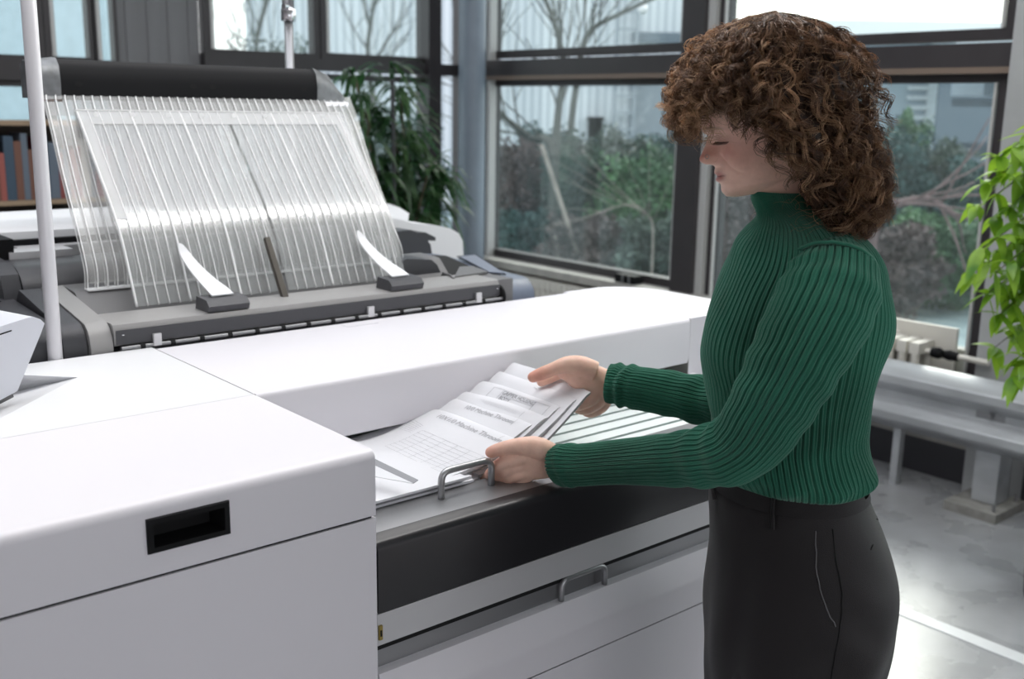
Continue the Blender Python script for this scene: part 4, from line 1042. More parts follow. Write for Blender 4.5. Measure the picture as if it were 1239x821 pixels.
# torso: (front px x, back px x, px y, near half width, far half width)
TOR = [(571, 882, 1032, .132, .130), (567, 868, 1044, .152, .148), (557, 861, 1051, .158, .154), (542, 860, 1047, .150, .146), (522, 861, 1044, .132, .132), (500, 860, 1047, .130, .130), (465, 856, 1053, .134, .134), (430, 850, 1063, .140, .140), (400, 853, 1071, .146, .144), (370, 862, 1073, .155, .148), (340, 874, 1068, .165, .152), (315, 886, 1061, .170, .155), (295, 896, 1050, .160, .150), (280, 906, 1037, .135, .130), (268, 914, 1022, .105, .10), (258, 916, 1005, .078, .075), (248, 914, 985, .060, .058), (238, 911, 974, .056, .055), (231, 911, 970, .054, .054)]
rows0 = []
for y, xf, xb, rn, rfar in TOR:
    pf, pb = onb(xf, y, B0), onb(xb, y, B0); af, ab = pf.dot(AV), pb.dot(AV)
    rows0.append((af, ab, (pf.z+pb.z)/2, rn, rfar))
def torso_rows(n, inset=0, z0=None, z1=None):
    sp = spline(rows0, n); R_ = []
    for af, ab, z, rn, rfar in sp:
        if z0 is not None and z < z0: continue
        if z1 is not None and z > z1: continue
        c = AV*((af+ab)/2)+BV*B0; c.z = z
        R_.append((tuple(c), f_, s_, (ab-af)/2-inset, (ab-af)/2-inset, rn-inset, rfar-inset, .92))
    return R_
def tor_wob(j, th):
    a = .0022*np.sin(th*3+j*.11)+.0015*np.sin(th*5-j*.19)
    q = j/190.0
    a = a+.004*np.exp(-((q-.10)/.05)**2)*np.sin(th*11+j*.15)
    return a
V, F = loft(torso_rows(190), 792, 80, .0038, tor_wob)
sweater = mesh_vf('sweater', V, F, KNIT, HUM); sweater['label'] = 'green ribbed turtleneck sweater'
# sleeves
def path_rows(P, n, flat=1.0, pw=1.0, ref=None):
    """P: list of (x,y,z,r)"""
    sp = spline(P, n); R_ = []; u = None
    for i in range(n):
        t = sp[min(n-1, i+1), :3]-sp[max(0, i-1), :3]; t /= np.linalg.norm(t)
        if u is None:
            r0 = np.array(ref if ref is not None else BV); u = r0-t*r0.dot(t)
        else: u = u-t*u.dot(t)
        u /= np.linalg.norm(u); w = np.cross(t, u); r = sp[i, 3]
        R_.append((sp[i, :3], w, u, r, r, r*flat, r*flat, pw))
    return R_
def PXB(px, py, b, r): p = onb(px, py, b); return (p.x, p.y, p.z, r)
SLN = [PXB(1004, 306, 1.500, .030), PXB(1007, 318, 1.485, .052), PXB(1006, 340, 1.465, .066), PXB(994, 375, 1.445, .070), PXB(974, 415, 1.43, .068), PXB(953, 455, 1.425, .064), PXB(930, 495, 1.43, .059), PXB(908, 528, 1.44, .054), PXB(882, 547, 1.455, .049), PXB(845, 553, 1.49, .043), PXB(800, 556, 1.54, .039), PXB(750, 559, 1.60, .036), PXB(710, 562, 1.645, .036), PXB(690, 562, 1.665, .038), PXB(676, 562, 1.68, .036)]
SLF = [PXB(985, 315, 1.72, .035), PXB(980, 340, 1.735, .056), PXB(965, 390, 1.745, .056), PXB(945, 440, 1.76, .052), PXB(925, 480, 1.78, .048), PXB(895, 492, 1.80, .046), PXB(860, 487, 1.825, .044), (0, 0, 0, 0), PXB(815, 477, 1.855, .041), PXB(780, 470, 1.875, .039), PXB(755, 466, 1.89, .040), PXB(737, 464, 1.90, .038)]
SLF = [p for p in SLF if p[3] > 0]
def wob_sleeve(seed, n, kn):
    def w(j, th):
        q = j/n
        a = .0016*np.sin(th*2+j*.05+seed)+.0010*np.sin(th*3-j*.09)
        for (qc, wd, am, ph) in kn:
            a = a+1.0*am*np.exp(-((q-qc)/wd)**2)*np.sin(j*.40+ph+2*np.sin(th+ph)+.6*np.sin(3*th))
        return a
    return w
R_ = path_rows(SLN, 260); V, F = loft(R_, 360, 36, .0038, wob_sleeve(0, 260, [(.62, .07, .0024, 0), (.93, .05, .0012, 1), (.16, .07, .0018, 2), (.36, .10, .0016, 3)]))
sl = mesh_vf('sleeve', V, F, KNIT, HUM)
c, fw_, u_, r_, *_ = R_[26]; bm = nb()
tube(bm, [Vector(np.array(R_[int(26+5*math.cos(a_))][0])+fw_*((r_+.001)*math.cos(a_))+u_*((r_+.001)*math.sin(a_))) for a_ in [2*PI*k/48 for k in range(49)]], .0028, 8, cap=False)
obj('sleeve_seam', bm, KNIT, HUM, smooth=True)
R_ = path_rows(SLF, 200); V, F = loft(R_, 320, 36, .0028, wob_sleeve(2, 200, [(.9, .06, .0032, 0), (.6, .1, .003, 1)]))
sl2 = mesh_vf('sleeve', V, F, KNIT, HUM)
# turned cuffs
for S_, n in ((SLN, 260), (SLF, 200)):
    pass
# shoulder seam
# ------------------------------------------------------------------ trousers
PEL = [(545, 876, 1030, .120), (568, 866, 1038, .134), (600, 861, 1050, .148), (630, 861, 1062, .158), (660, 860, 1071, .168), (690, 856, 1077, .174), (720, 852, 1077, .176), (750, 850, 1073, .176), (780, 850, 1066, .172), (810, 851, 1056, .165), (835, 853, 1048, .155)]
rows = []
for y, xf, xb, rs in PEL:
    pf, pb = onb(xf, y, B0), onb(xb, y, B0); rows.append((pf.dot(AV), pb.dot(AV), (pf.z+pb.z)/2, rs))
sp = spline(rows, 90); R_ = []
for af, ab, z, rs in sp:
    c = AV*((af+ab)/2)+BV*B0; c.z = z; R_.append((tuple(c), f_, s_, (ab-af)/2, (ab-af)/2, rs, rs, .95))
zc = rows[-1][2]
def pel_wob(j, th):
    # slight furrow between the thighs at the front, folds at the hip
    q = j/90; d = np.abs(((th+PI) % (2*PI))-PI)
    a = -.016*max(0, q-.25)*np.exp(-(d/.28)**2)
    near = np.exp(-((th-4.35)/.35)**2)
    hipf = np.exp(-((th-4.9)/.30)**2)
    a = a+.0045*np.sin(j*.30+th*5)*near*math.exp(-((q-.62)/.22)**2)-.006*hipf*math.exp(-((q-.62-.0)/.10)**2)+.0016*np.sin(th*3+j*.07)+.0028*np.sin(th*7-j*.14)*math.exp(-((q-.80)/.25)**2)-.005*np.exp(-((th-5.55-.25*(q-.4))/.16)**2)*max(0, min(1, (q-.2)*3))
    return a
V, F = loft(R_, 300, 0, 0, pel_wob)
Vs = [V]; Fs = [F]; off = len(V)
aF = rows[-1][0]; aB = rows[-1][1]
for sgn, da in ((-1, .004), (1, -.008)):
    bl = B0+sgn*.085
    def LP(a, z, rf): return (AV*a+BV*bl)+Vector((0, 0, z)), rf
    ac = (aF+aB)/2
    seq = [(ac+da*.3, zc+.12, .112, .082), (ac+da*.6, zc+.03, .116, .083), (ac+da-.002, zc-.08, .104, .080), (ac+da-.006, .55, .082, .07), (ac+da, .46, .072, .064), (ac+da+.015, .30, .066, .058), (ac+da+.02, .10, .058, .052), (ac+da+.02, .055, .058, .052)]
    s2 = spline(seq, 60); rr = []
    for a, z, rf, rs in s2:
        c = AV*a+BV*bl; c.z = z; rr.append((tuple(c), f_, s_, rf, rf, rs, rs, 1.0))
    V, F = loft(rr, 120, wob=lambda j, th: .0015*np.sin(th*3+j*.2)); Vs.append(V); Fs.append(F+off); off += len(V)
    # shoe
    bm = nb(); sh = []
    for k, (fx, zz, hw, hh) in enumerate(((-.09, .035, .028, .035), (-.06, .045, .034, .045), (0, .05, .036, .05), (.06, .042, .040, .040), (.12, .03, .044, .028), (.16, .022, .036, .020), (.18, .018, .018, .014))):
        ct = AV*(ac+da+.02-fx+.02)+BV*bl
        sh.append([bm.verts.new(ct+BV*(hw*math.cos(a))+Vector((0, 0, max(.002, zz+hh*math.sin(a))))) for a in [2*PI*i/16 for i in range(16)]])
    for a, b in zip(sh, sh[1:]):
        for k in range(16): bm.faces.new((a[k], a[(k+1) % 16], b[(k+1) % 16], b[k]))
    bm.faces.new(sh[0]); bm.faces.new(sh[-1]); obj('shoe', bm, BK, HUM, smooth=True)
V = np.vstack(Vs); F = np.vstack(Fs)
tr_ = mesh_vf('trousers', V, F, TROU, HUM); tr_['label'] = 'charcoal high-waisted trousers'
# surface finder on the pelvis for the sewn details
pelR = R_
def pel(y_px, th, out=.0015):
    """point on the trousers at a measured height and angle (0 front, -pi/2 near side)"""
    z = onb(950, y_px, B0-.15).z
    j = min(range(len(R_)), key=lambda i: abs(R_[i][0][2]-z))
    c, f, s, rf, rb, rn, rfar, pw = R_[j]
    j2 = min(len(R_)-1, j+1); ct, st = math.cos(th), math.sin(th)
    p = np.array(c)+f*(rf*math.copysign(abs(ct)**pw, ct))+s*(rn*math.copysign(abs(st)**pw, st)); p[2] = z
    n = (p-np.array(c)); n[2] = 0; n /= np.linalg.norm(n); p += n*(out+float(pel_wob(j, np.array([th % (2*PI)]))[0]))
    return Vector(p)
def find_th(px, y_px):
    best = None
    for k in range(200):
        th = -PI*k/199
        p = pel(y_px, th); v = p-EYE; x = CXP+FPX*v.dot(Rv)/v.dot(Fv)
        if best is None or abs(x-px) < best[0]: best = (abs(x-px), th)
    return best[1]
wb = []
bm = nb(); th_ = [-PI*k/60*1.0 for k in range(-30, 91)]
ra = [bm.verts.new(pel(588, t, .0025)) for t in th_]; rb_ = [bm.verts.new(pel(628, t, .0035)) for t in th_]; rc_ = [bm.verts.new(pel(629.5, t, -.002)) for t in th_]
for a, b in ((ra, rb_), (rb_, rc_)):
    for i in range(len(th_)-1): bm.faces.new((a[i], a[i+1], b[i+1], b[i]))
obj('waistband', bm, TROU, HUM, smooth=True)
for (x0, y0, x1, y1) in ((866, 592, 866, 640), (936, 592, 936, 644), (1036, 585, 1047, 624)):
    bm = nb(); P = []
    for k in range(6):
        y = y0+(y1-y0)*k/5; p = pel(y, find_th(x0+(x1-x0)*k/5, y), .0045+.004*math.sin(PI*k/5)); P.append(p)
    tube(bm, P, .0060, 8, flat=.4, ref=Vector(BV)); obj('belt_loop', bm, TROU, HUM)
PIPE = mat('grey_piping', rgb(104, 102, 104), .6)
bm = nb(); tube(bm, [pel(y, find_th(x, y), .0012) for x, y in spline([(988, 642), (987, 665), (989, 690), (995, 712), (1003, 732), (1011, 748)], 16)], .0009, 6); obj('pocket_piping', bm, PIPE, HUM)
bm = nb(); tube(bm, [pel(y, find_th(x, y), .0006) for x, y in spline([(1008, 640), (1013, 680), (1019, 710), (1017, 745), (1010, 790), (1006, 815)], 16)], .0009, 6); obj('side_seam', bm, BKV, HUM)
bm = nb(); tube(bm, [pel(y, find_th(x, y), .0006) for x, y in spline([(1055, 670), (1060, 662), (1065, 652)], 6)], .0009, 6); obj('back_pocket', bm, BKV, HUM)

# ------------------------------------------------------------------ body: head, neck, hands in one surface
BH = 1.60                          # depth of the middle of the head
tilt = math.radians(13)
zup = Vector((0, 0, 1))
hf = (FWD*math.cos(tilt)-zup*math.sin(tilt)); hu = (zup*math.cos(tilt)+FWD*math.sin(tilt)); hs = BV.copy()
chin = onb(877, 239, BH)           # under the chin
# u: height above the chin; profile as measured (front of the mid line), then half width and back
prof_px = [(912, 243), (890, 241), (879, 238), (873.5, 232), (873, 227), (872.5, 222), (868.5, 219), (866.8, 215.5), (868.6, 212), (866, 209), (865, 205.5), (866.5, 202), (862, 199.5), (852, 198.5), (846.5, 195.5), (846, 191.5), (849, 185), (853, 175), (856, 165), (856, 158), (851, 150), (848, 140), (848, 125), (853, 108), (868, 90), (895, 80)]
pr_l = []
for x, y in prof_px:
    v = onb(x, y, BH)-chin; pr_l.append((v.dot(hu), v.dot(hf)))
H0 = -.10     # head axis measured from chin along hf
US = [(-.002, .020), (.006, .040), (.015, .050), (.03, .056), (.045, .061), (.06, .065), (.075, .068), (.09, .0695), (.105, .071), (.12, .074), (.135, .076), (.15, .0755), (.165, .071), (.18, .061), (.192, .046), (.20, .028), (.204, .01)]
BK_ = [(-.002, -.06), (.006, -.085), (.015, -.10), (.03, -.118), (.045, -.130), (.06, -.145), (.075, -.160), (.09, -.175), (.105, -.184), (.12, -.188), (.135, -.187), (.15, -.182), (.165, -.170), (.18, -.150), (.192, -.130), (.20, -.115), (.204, -.105)]
def interp(tbl, u): return float(np.interp(u, [t[0] for t in tbl], [t[1] for t in tbl]))
# smooth face line without the nose and lips
base = [(-.002, -.012), (.004, .000), (.010, .005), (.016, .0045), (.022, .001), (.03, .001), (.04, .003), (.05, .002), (.06, .001), (.07, .002), (.08, .004), (.09, .008), (.10, .014), (.110, .0195), (.12, .024), (.135, .026), (.15, .022), (.165, .010), (.18, -.012), (.192, -.04), (.20, -.07), (.204, -.10)]
us = [p[0] for p in pr_l[2:]]; vs = [p[1] for p in pr_l[2:]]
o_ = np.argsort(us); us = np.array(us)[o_]; vs = np.array(vs)[o_]
nseg = 160; rows_h = 190; Vh = []
th = np.linspace(-PI, PI, nseg, endpoint=False)      # 0 = straight ahead
for j in range(rows_h):
    u = -.002+.206*(j/(rows_h-1))
    fb = interp(base, u); mid = float(np.interp(u, us, vs)) if us[0] <= u <= us[-1] else fb
    bump = mid-fb if u < .115 else 0
    w = interp(US, u); bk = interp(BK_, u); ax = H0
    ct, st = np.cos(th), np.sin(th)
    Rf = np.where(ct > 0, fb-ax, ax-bk)
    pw = .86 if u > .02 else .95
    f = ax+np.sign(ct)*np.abs(ct)**pw*Rf; l = np.sign(st)*np.abs(st)**.92*w
    # nose / lips / chin ridge
    if .060 < u < .115: sw = np.interp(u, [.060, .066, .074, .085, .1, .115], [.0135, .0145, .0115, .008, .0075, .009])
    elif u <= .060: sw = np.interp(u, [0, .02, .03, .045, .060], [.017, .018, .020, .019, .0135])
    else: sw = .01
    f = f+bump*np.exp(-(l/sw)**2*.8)*(ct > 0)
    # nostril wing
    if .058 < u < .076: f = f+.006*math.exp(-((u-.066)/.005)**2)*np.exp(-((np.abs(l)-.0135)/.0045)**2)*(ct > 0); 
    # eye socket, eyeball bulge and lids
    eu = .0895
    d2 = ((np.abs(l)-.030)/.017)**2+((u-eu)/.012)**2; f = f-.0085*np.exp(-d2)*(ct > 0)
    d2 = ((np.abs(l)-.030)/.0115)**2+((u-eu+.0005)/.0068)**2; f = f+.0085*np.exp(-d2)*(ct > 0)
    # lid crease and closed lash line
    if ct is not None:
        ll = np.abs(l); lidline = eu-.0055-.10*(ll-.030)+0*ll+7*(ll-.030)**2
        f = f-.0016*np.exp(-((u-lidline)/.0011)**2)*np.exp(-((ll-.030)/.0125)**2)*(ct > 0)
        f = f-.0012*np.exp(-((u-eu-.0065)/.0014)**2)*np.exp(-((ll-.030)/.0125)**2)*(ct > 0)
    # brow ridge, cheek, mouth corner fold
    f = f+.0035*np.exp(-((u-.106)/.006)**2)*np.exp(-((np.abs(l)-.028)/.018)**2)*(ct > 0)
    f = f+.0050*np.exp(-((u-.064)/.016)**2)*np.exp(-((np.abs(l)-.040)/.014)**2)*(ct > 0)
    # mouth line running back to a smiling corner
    ml = .0335+.10*np.maximum(0, np.abs(l)-.006)
    f = f-.0030*np.exp(-((u-ml)/.0016)**2)*np.exp(-(np.abs(l)/.0215)**4)*(ct > 0)
    f = f+.0022*np.exp(-((u-ml-.005)/.0034)**2)*np.exp(-(np.abs(l)/.017)**4)*(ct > 0)+.0022*np.exp(-((u-ml+.006)/.004)**2)*np.exp(-(np.abs(l)/.016)**4)*(ct > 0)
    nl = .0235+.55*np.maximum(0, .066-u)          # smile fold from nose wing to mouth corner
    f = f-.0028*np.exp(-((np.abs(l)-nl)/.0026)**2)*(1 if .034 < u < .068 else 0)*(ct > 0)
    P = np.array(chin)[None]+np.outer(f, hf)+np.outer(l, hs)+u*np.array(hu)[None]
    Vh.append(P)
m = rows_h; Vh = np.array(Vh).reshape(-1, 3)
i = np.arange(m-1)[:, None]*nseg; k = np.arange(nseg)[None]; k2 = (k+1) % nseg
Fh = np.stack([i+k, i+k2, i+nseg+k2, i+nseg+k], -1).reshape(-1, 4)
a = len(Vh); Vh = np.vstack([Vh, Vh[:nseg].mean(0)[None], Vh[(m-1)*nseg:m*nseg].mean(0)[None]]); kk = np.arange(nseg)
Fh = np.vstack([Fh, np.stack([np.full(nseg, a), (kk+1) % nseg, kk, np.full(nseg, a)], 1), np.stack([np.full(nseg, a+1), (m-1)*nseg+kk, (m-1)*nseg+(kk+1) % nseg, np.full(nseg, a+1)], 1)])
parts = [(Vh, Fh)]
def add_tube(P, n, seg=28, flat=1.0, pw=1.0, ref=None):
    R_ = path_rows(P, n, flat, pw, ref)
    # rounded ends
    V, F = loft(R_, seg); parts.append((V, F))
# neck and hidden core of the body under the clothes
nk = onb(945, 235, BH); 
add_tube([(*(AV*.40+BV*BH+zup*1.30),.05), (*(onb(952, 262, BH)), .042), (*onb(950, 235, BH), .042), (*onb(942, 205, BH), .048)], 20, 40)
V, F = loft([(c, f, s, rf-.02, rb-.02, rn-.02, rr-.02, pw) for c, f, s, rf, rb, rn, rr, pw in torso_rows(40) if c[2] < 1.40], 60); parts.append((V, F))
V, F = loft([(c, f, s, rf-.02, rb-.02, rn-.02, rr-.02, pw) for c, f, s, rf, rb, rn, rr, pw in pelR[::4]], 60); parts.append((V, F))
for S_ in (SLN, SLF): add_tube([(x, y, z, max(.018, r*.62)) for x, y, z, r in S_], 60, 24)
for sgn, da in ((-1, .004), (1, -.008)):
    ac = (aF+aB)/2; bl = B0+sgn*.085
    add_tube([(*(AV*(ac+q*da)+BV*bl+zup*z), r) for q, z, r in ((.4, zc+.08, .060), (1, zc-.06, .056), (1, .5, .046), (1, .32, .040), (1, .1, .035), (1, .06, .034))], 30, 24)
# ---- near hand (left): back of the hand to the photographer, thumb above the sheets, fingers curled below
def chain(P, n=22, seg=18, flat=1.0, ref=None):
    R_ = path_rows([PXB(*p) for p in P], n, flat, 1.0, ref)
    # round off the tip
    c, w, u, r, *_ = R_[-1]; t = np.array(R_[-1][0])-np.array(R_[-2][0]); t /= np.linalg.norm(t)
    for q in (.45, .8, .97):
        rr = r*math.sqrt(1-q*q); R_.append((np.array(c)+t*r*q, w, u, rr, rr, rr*flat, rr*flat, 1.0))
    V, F = loft(R_, seg); parts.append((V, F))
kt = np.array(BV)
bw = 1.690
chain([(700, 561, bw-.02, .025), (676, 560, bw-.005, .0245), (660, 559, bw, .029), (643, 558, bw+.002, .0335), (630, 558, bw+.006, .0335), (621, 559, bw+.012, .024)], 30, 34, .52)
chain([(668, 549, bw-.004, .018), (650, 541, bw-.012, .0185), (632, 539, bw-.016, .0150), (615, 540.5, bw-.016, .0118), (602, 544, bw-.013, .0112), (594, 547, bw-.010, .0100)], 30, 22, .92)                    # thumb
chain([(636, 552, bw-.002, .0145), (617, 556, bw-.010, .0132), (603, 563, bw-.004, .0112), (595, 571, bw+.010, .0100), (590, 577, bw+.032, .0092), (586, 578, bw+.046, .0085)], 30, 20)   # index
chain([(633, 562, bw+.0, .0140), (616, 567, bw-.006, .0120), (606, 575, bw+.006, .0104), (600, 578, bw+.026, .0098), (597, 577, bw+.044, .009)], 30, 20)    # middle
chain([(635, 570, bw+.0, .0135), (621, 575, bw-.004, .0112), (612, 581, bw+.008, .0098), (607, 581, bw+.028, .0094), (604, 578, bw+.044, .0088)], 30, 20)   # ring
chain([(640, 574, bw+.004, .0125), (629, 579, bw+.004, .0102), (621, 582, bw+.014, .0090), (616, 582, bw+.028, .0084), (613, 579, bw+.040, .0078)], 30, 20)   # little
# ---- far hand (right): thumb on top pointing left, fingers under the fan, seen from the thumb side
bf = 1.905
chain([(752, 466, bf+.0, .026), (738, 465, bf, .0265), (722, 461, bf, .029), (706, 455, bf, .029), (694, 451, bf+.002, .025), (685, 449, bf+.004, .018)], 30, 34, .72)
chain([(720, 449, bf-.012, .019), (702, 442, bf-.014, .0185), (686, 441, bf-.014, .0158), (670, 446, bf-.012, .0128), (655, 452, bf-.010, .0122), (645, 456, bf-.008, .0105)], 30, 22, .92)   # thumb
chain([(704, 448, bf+.012, .016), (690, 446, bf+.026, .0135), (676, 452, bf+.034, .0112), (664, 458, bf+.036, .010), (655, 462, bf+.034, .009)], 26, 20)    # index, beyond the thumb
chain([(722, 470, bf+.0, .0165), (716, 481, bf+.0, .0140), (706, 488, bf+.004, .0112), (697, 491, bf+.012, .0100), (690, 490, bf+.020, .009)], 26, 20)   # middle under the sheets
chain([(730, 474, bf+.004, .0150), (724, 486, bf+.010, .0120), (715, 493, bf+.016, .0104), (706, 496, bf+.022, .0094), (699, 495, bf+.028, .0086)], 26, 20)  # ring
chain([(736, 478, bf+.010, .0130), (731, 490, bf+.018, .0104), (723, 497, bf+.024, .0092), (715, 500, bf+.030, .0084), (709, 499, bf+.034, .0078)], 26, 20)  # little
V = np.vstack([p[0] for p in parts]); o = 0; FF = []
for v, f in parts: FF.append(f+o); o += len(v)
tmp = mesh_vf('body', V, np.vstack(FF), SKIN)
md = tmp.modifiers.new('r', 'REMESH'); md.mode = 'VOXEL'; md.voxel_size = .0019; md.use_smooth_shade = True
md2 = tmp.modifiers.new('s', 'SMOOTH'); md2.factor = .5; md2.iterations = 2
dg = bpy.context.evaluated_depsgraph_get(); me = bpy.data.meshes.new_from_object(tmp.evaluated_get(dg)); bpy.data.objects.remove(tmp)
me.materials.clear(); finish(me, SKIN, True)
body = link('body', me, HUM); body['label'] = 'bare face, neck and hands'
# skin tones
n = len(me.vertices); co = np.empty(n*3); me.vertices.foreach_get('co', co); co = co.reshape(-1, 3)
rel = co-np.array(chin); U = rel@np.array(hu); Fw = rel@np.array(hf); Ls = rel@np.array(hs)
base_c = np.array(rgb(242, 200, 180)[:3]); tone = np.tile(base_c, (n, 1))
def blend(mask, col):
    global tone
    tone = tone*(1-mask[:, None])+np.array(rgb(*col)[:3])[None]*mask[:, None]
face = (Fw > -.06) & (np.abs(Ls) < .09) & (U > -.01) & (U < .21)
blend(face*.55*np.exp(-((U-.068)/.022)**2)*np.exp(-((np.abs(Ls)-.036)/.022)**2), (196, 112, 96))       # cheeks
blend(face*.65*np.exp(-((U-.068)/.012)**2)*np.exp(-(Ls/.014)**2), (188, 96, 80))                        # nose tip
ml = .0335+.10*np.maximum(0, np.abs(Ls)-.006)
blend(face*.85*(Fw > -.03)*np.exp(-((U-ml)/.0072)**4)*np.exp(-(np.abs(Ls)/.0205)**6), (168, 92, 88))   # lips
blend(face*.9*np.exp(-((U-ml)/.0010)**2)*np.exp(-(np.abs(Ls)/.021)**6), (96, 44, 42))
blend(face*.45*np.exp(-((U-.0885)/.009)**2)*np.exp(-((np.abs(Ls)-.030)/.015)**2), (160, 104, 90))       # lids
bro = .1075-8*(np.abs(Ls)-.026)**2
blend(face*.75*np.exp(-((U-bro)/.0026)**2)*np.exp(-((np.abs(Ls)-.028)/.017)**4), (92, 62, 46))          # brows
hand = (U < -.1)
d = np.linalg.norm(co-np.array(onb(594, 547, bw-.01)), axis=1); blend(np.exp(-(d/.018)**2)*.5, (205, 122, 100))
d = np.linalg.norm(co-np.array(onb(650, 454, bf-.008)), axis=1); blend(np.exp(-(d/.028)**2)*.6, (205, 112, 88))
d = np.linalg.norm(co-np.array(onb(600, 572, bw+.01)), axis=1); blend(np.exp(-(d/.02)**2)*.45, (196, 108, 88))
ca = me.color_attributes.new('tone', 'FLOAT_COLOR', 'POINT')
ca.data.foreach_set('color', np.hstack([tone, np.ones((n, 1))]).astype(np.float32).ravel())
# nails
NAIL = mat('nail', rgb(222, 170, 158), .25)
for (x, y, b, dx, dy, db) in ((595, 543, bw-.0215, -5, 2, 0), (651, 449, bf-.018, -5, 2, 0)):
    pass
# lashes (near eye and far eye)
HB = mat('lash_brown', rgb(46, 30, 24), .6)
for sg in (-1, 1):
    bm = nb()
    for k in range(22):
        l = .020+.020*k/21; u = .0895-.0055-.10*(l-.030)+7*(l-.030)**2
        ff = H0+((interp(base, u)-H0)*math.sqrt(max(0, 1-(l/interp(US, u))**2)))
        p0 = chin+hf*(ff+.0015)+hs*(sg*l)+hu*(u+.0005); p1 = p0+hf*.0055-hu*.0035+hs*(sg*(l-.03)*.15); tube(bm, [p0, p0.lerp(p1, .5)-hu*.0004, p1], [.0004, .0003, .0001], 4)
    obj('eyelashes', bm, HB, HUM)
# nose stud ring
bm = nb(); l = -.0155; u = .067; p = chin+hf*(.0185)+hs*l+hu*u
tube(bm, [p+hf*(.003*math.cos(a))+hu*(.003*math.sin(a)) for a in [2*PI*i/12 for i in range(13)]], .00035, 6); obj('nose_ring', bm, STD, HUM)

# ------------------------------------------------------------------ hair
HAIRM = bpy.data.materials.new('curly_hair'); HAIRM.use_nodes = True
def hair_setup():
    nt = HAIRM.node_tree; b = nt.nodes['Principled BSDF']; out = nt.nodes['Material Output']
    at = nt.nodes.new('ShaderNodeAttribute'); at.attribute_name = 'tone'
    nt.links.new(at.outputs['Color'], b.inputs['Base Color']); b.inputs['Roughness'].default_value = .42; b.inputs['Specular IOR Level'].default_value = .6
    tl = nt.nodes.new('ShaderNodeBsdfTranslucent'); nt.links.new(at.outputs['Color'], tl.inputs[0])
    mx = nt.nodes.new('ShaderNodeMixShader'); mx.inputs[0].default_value = .45
    nt.links.new(b.outputs[0], mx.inputs[1]); nt.links.new(tl.outputs[0], mx.inputs[2]); nt.links.new(mx.outputs[0], out.inputs[0])
hair_setup()
# envelope of the hair: per height, front and back reach (a) and half width
HENV = [(17, 937, 945, .004), (24, 906, 976, .036), (37, 872, 1004, .072), (53, 848, 1025, .098), (72, 832, 1041, .115), (93, 820, 1050, .127), (115, 817, 1056, .134), (145, 822, 1061, .138), (175, 836, 1065, .141), (205, 868, 1066, .142), (235, 892, 1063, .138), (258, 908, 1054, .128), (275, 918, 1040, .110), (290, 930, 1015, .085)]
env = []
for y, xf, xb, rs in HENV:
    pf, pb = onb(xf, y, BH), onb(xb, y, BH); env.append((pf.dot(AV), pb.dot(AV), (pf.z+pb.z)/2, rs))
env = np.array(env)[::-1]
def env_at(z):
    z = np.clip(z, env[0, 2], env[-1, 2]); return [np.interp(z, env[:, 2], env[:, i]) for i in (0, 1, 3)]
ztop, zbot = env[-1, 2], env[0, 2]
def envpt(phi, t, s):
    """phi: azimuth from the face, t: 0 crown .. 1 lowest tips, s: fraction of the reach"""
    z = ztop-(ztop-zbot)*t; af, ab, rs = env_at(z); ac = (af+ab)/2; ra = (ab-af)/2
    c = np.cos(phi); q = np.sin(phi); e = .88
    a = ac-np.sign(c)*np.abs(c)**e*ra*s; b = np.sign(q)*np.abs(q)**e*rs*s
    return a, b, z
A3 = np.array(AV); B3 = np.array(BV)
g2 = np.random.default_rng(12)
z_of = lambda y: onb(900, y, BH).z
def t_of(y): return (ztop-z_of(y))/(ztop-zbot)
SV = []; SF = []; SC = []; off = 0; NP = 30
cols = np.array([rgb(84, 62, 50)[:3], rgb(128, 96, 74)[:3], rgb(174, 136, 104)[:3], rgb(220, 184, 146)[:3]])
def emit(P, thick, cc):
    global off
    n = len(P)
    T = np.gradient(P, axis=0); T /= np.linalg.norm(T, axis=1)[:, None]+1e-9
    u = np.cross(T, np.array([.3, .2, .93])); u /= np.linalg.norm(u, axis=1)[:, None]+1e-9; w = np.cross(T, u); th_ = thick[:, None]
    ring = np.stack([P+u*th_, P-u*(th_*.5)+w*(th_*.86), P-u*(th_*.5)-w*(th_*.86)], 1)
    SV.append(ring.reshape(-1, 3)); k = np.arange(n-1)[:, None]*3; j = np.arange(3)[None]; j2 = (j+1) % 3
    SF.append((np.stack([k+j, k+j2, k+3+j2, k+3+j], -1).reshape(-1, 4))+off); off += n*3
    SC.append(np.repeat(cc, 3, axis=0))
def tlimit(ap):
    if ap < .34: return g2.uniform(t_of(112), t_of(176))
    if ap < 1.0: return g2.uniform(t_of(98), t_of(136))
    if ap < 1.3: return t_of(132)+(ap-1.0)/.3*(t_of(180)-t_of(132))*g2.uniform(.2, 1.0)
    if ap < 1.55: return t_of(180)+(ap-1.3)/.25*(t_of(262)-t_of(180))*g2.uniform(.2, 1.0)
    return g2.uniform(t_of(215), 1.0)
NC = 1900
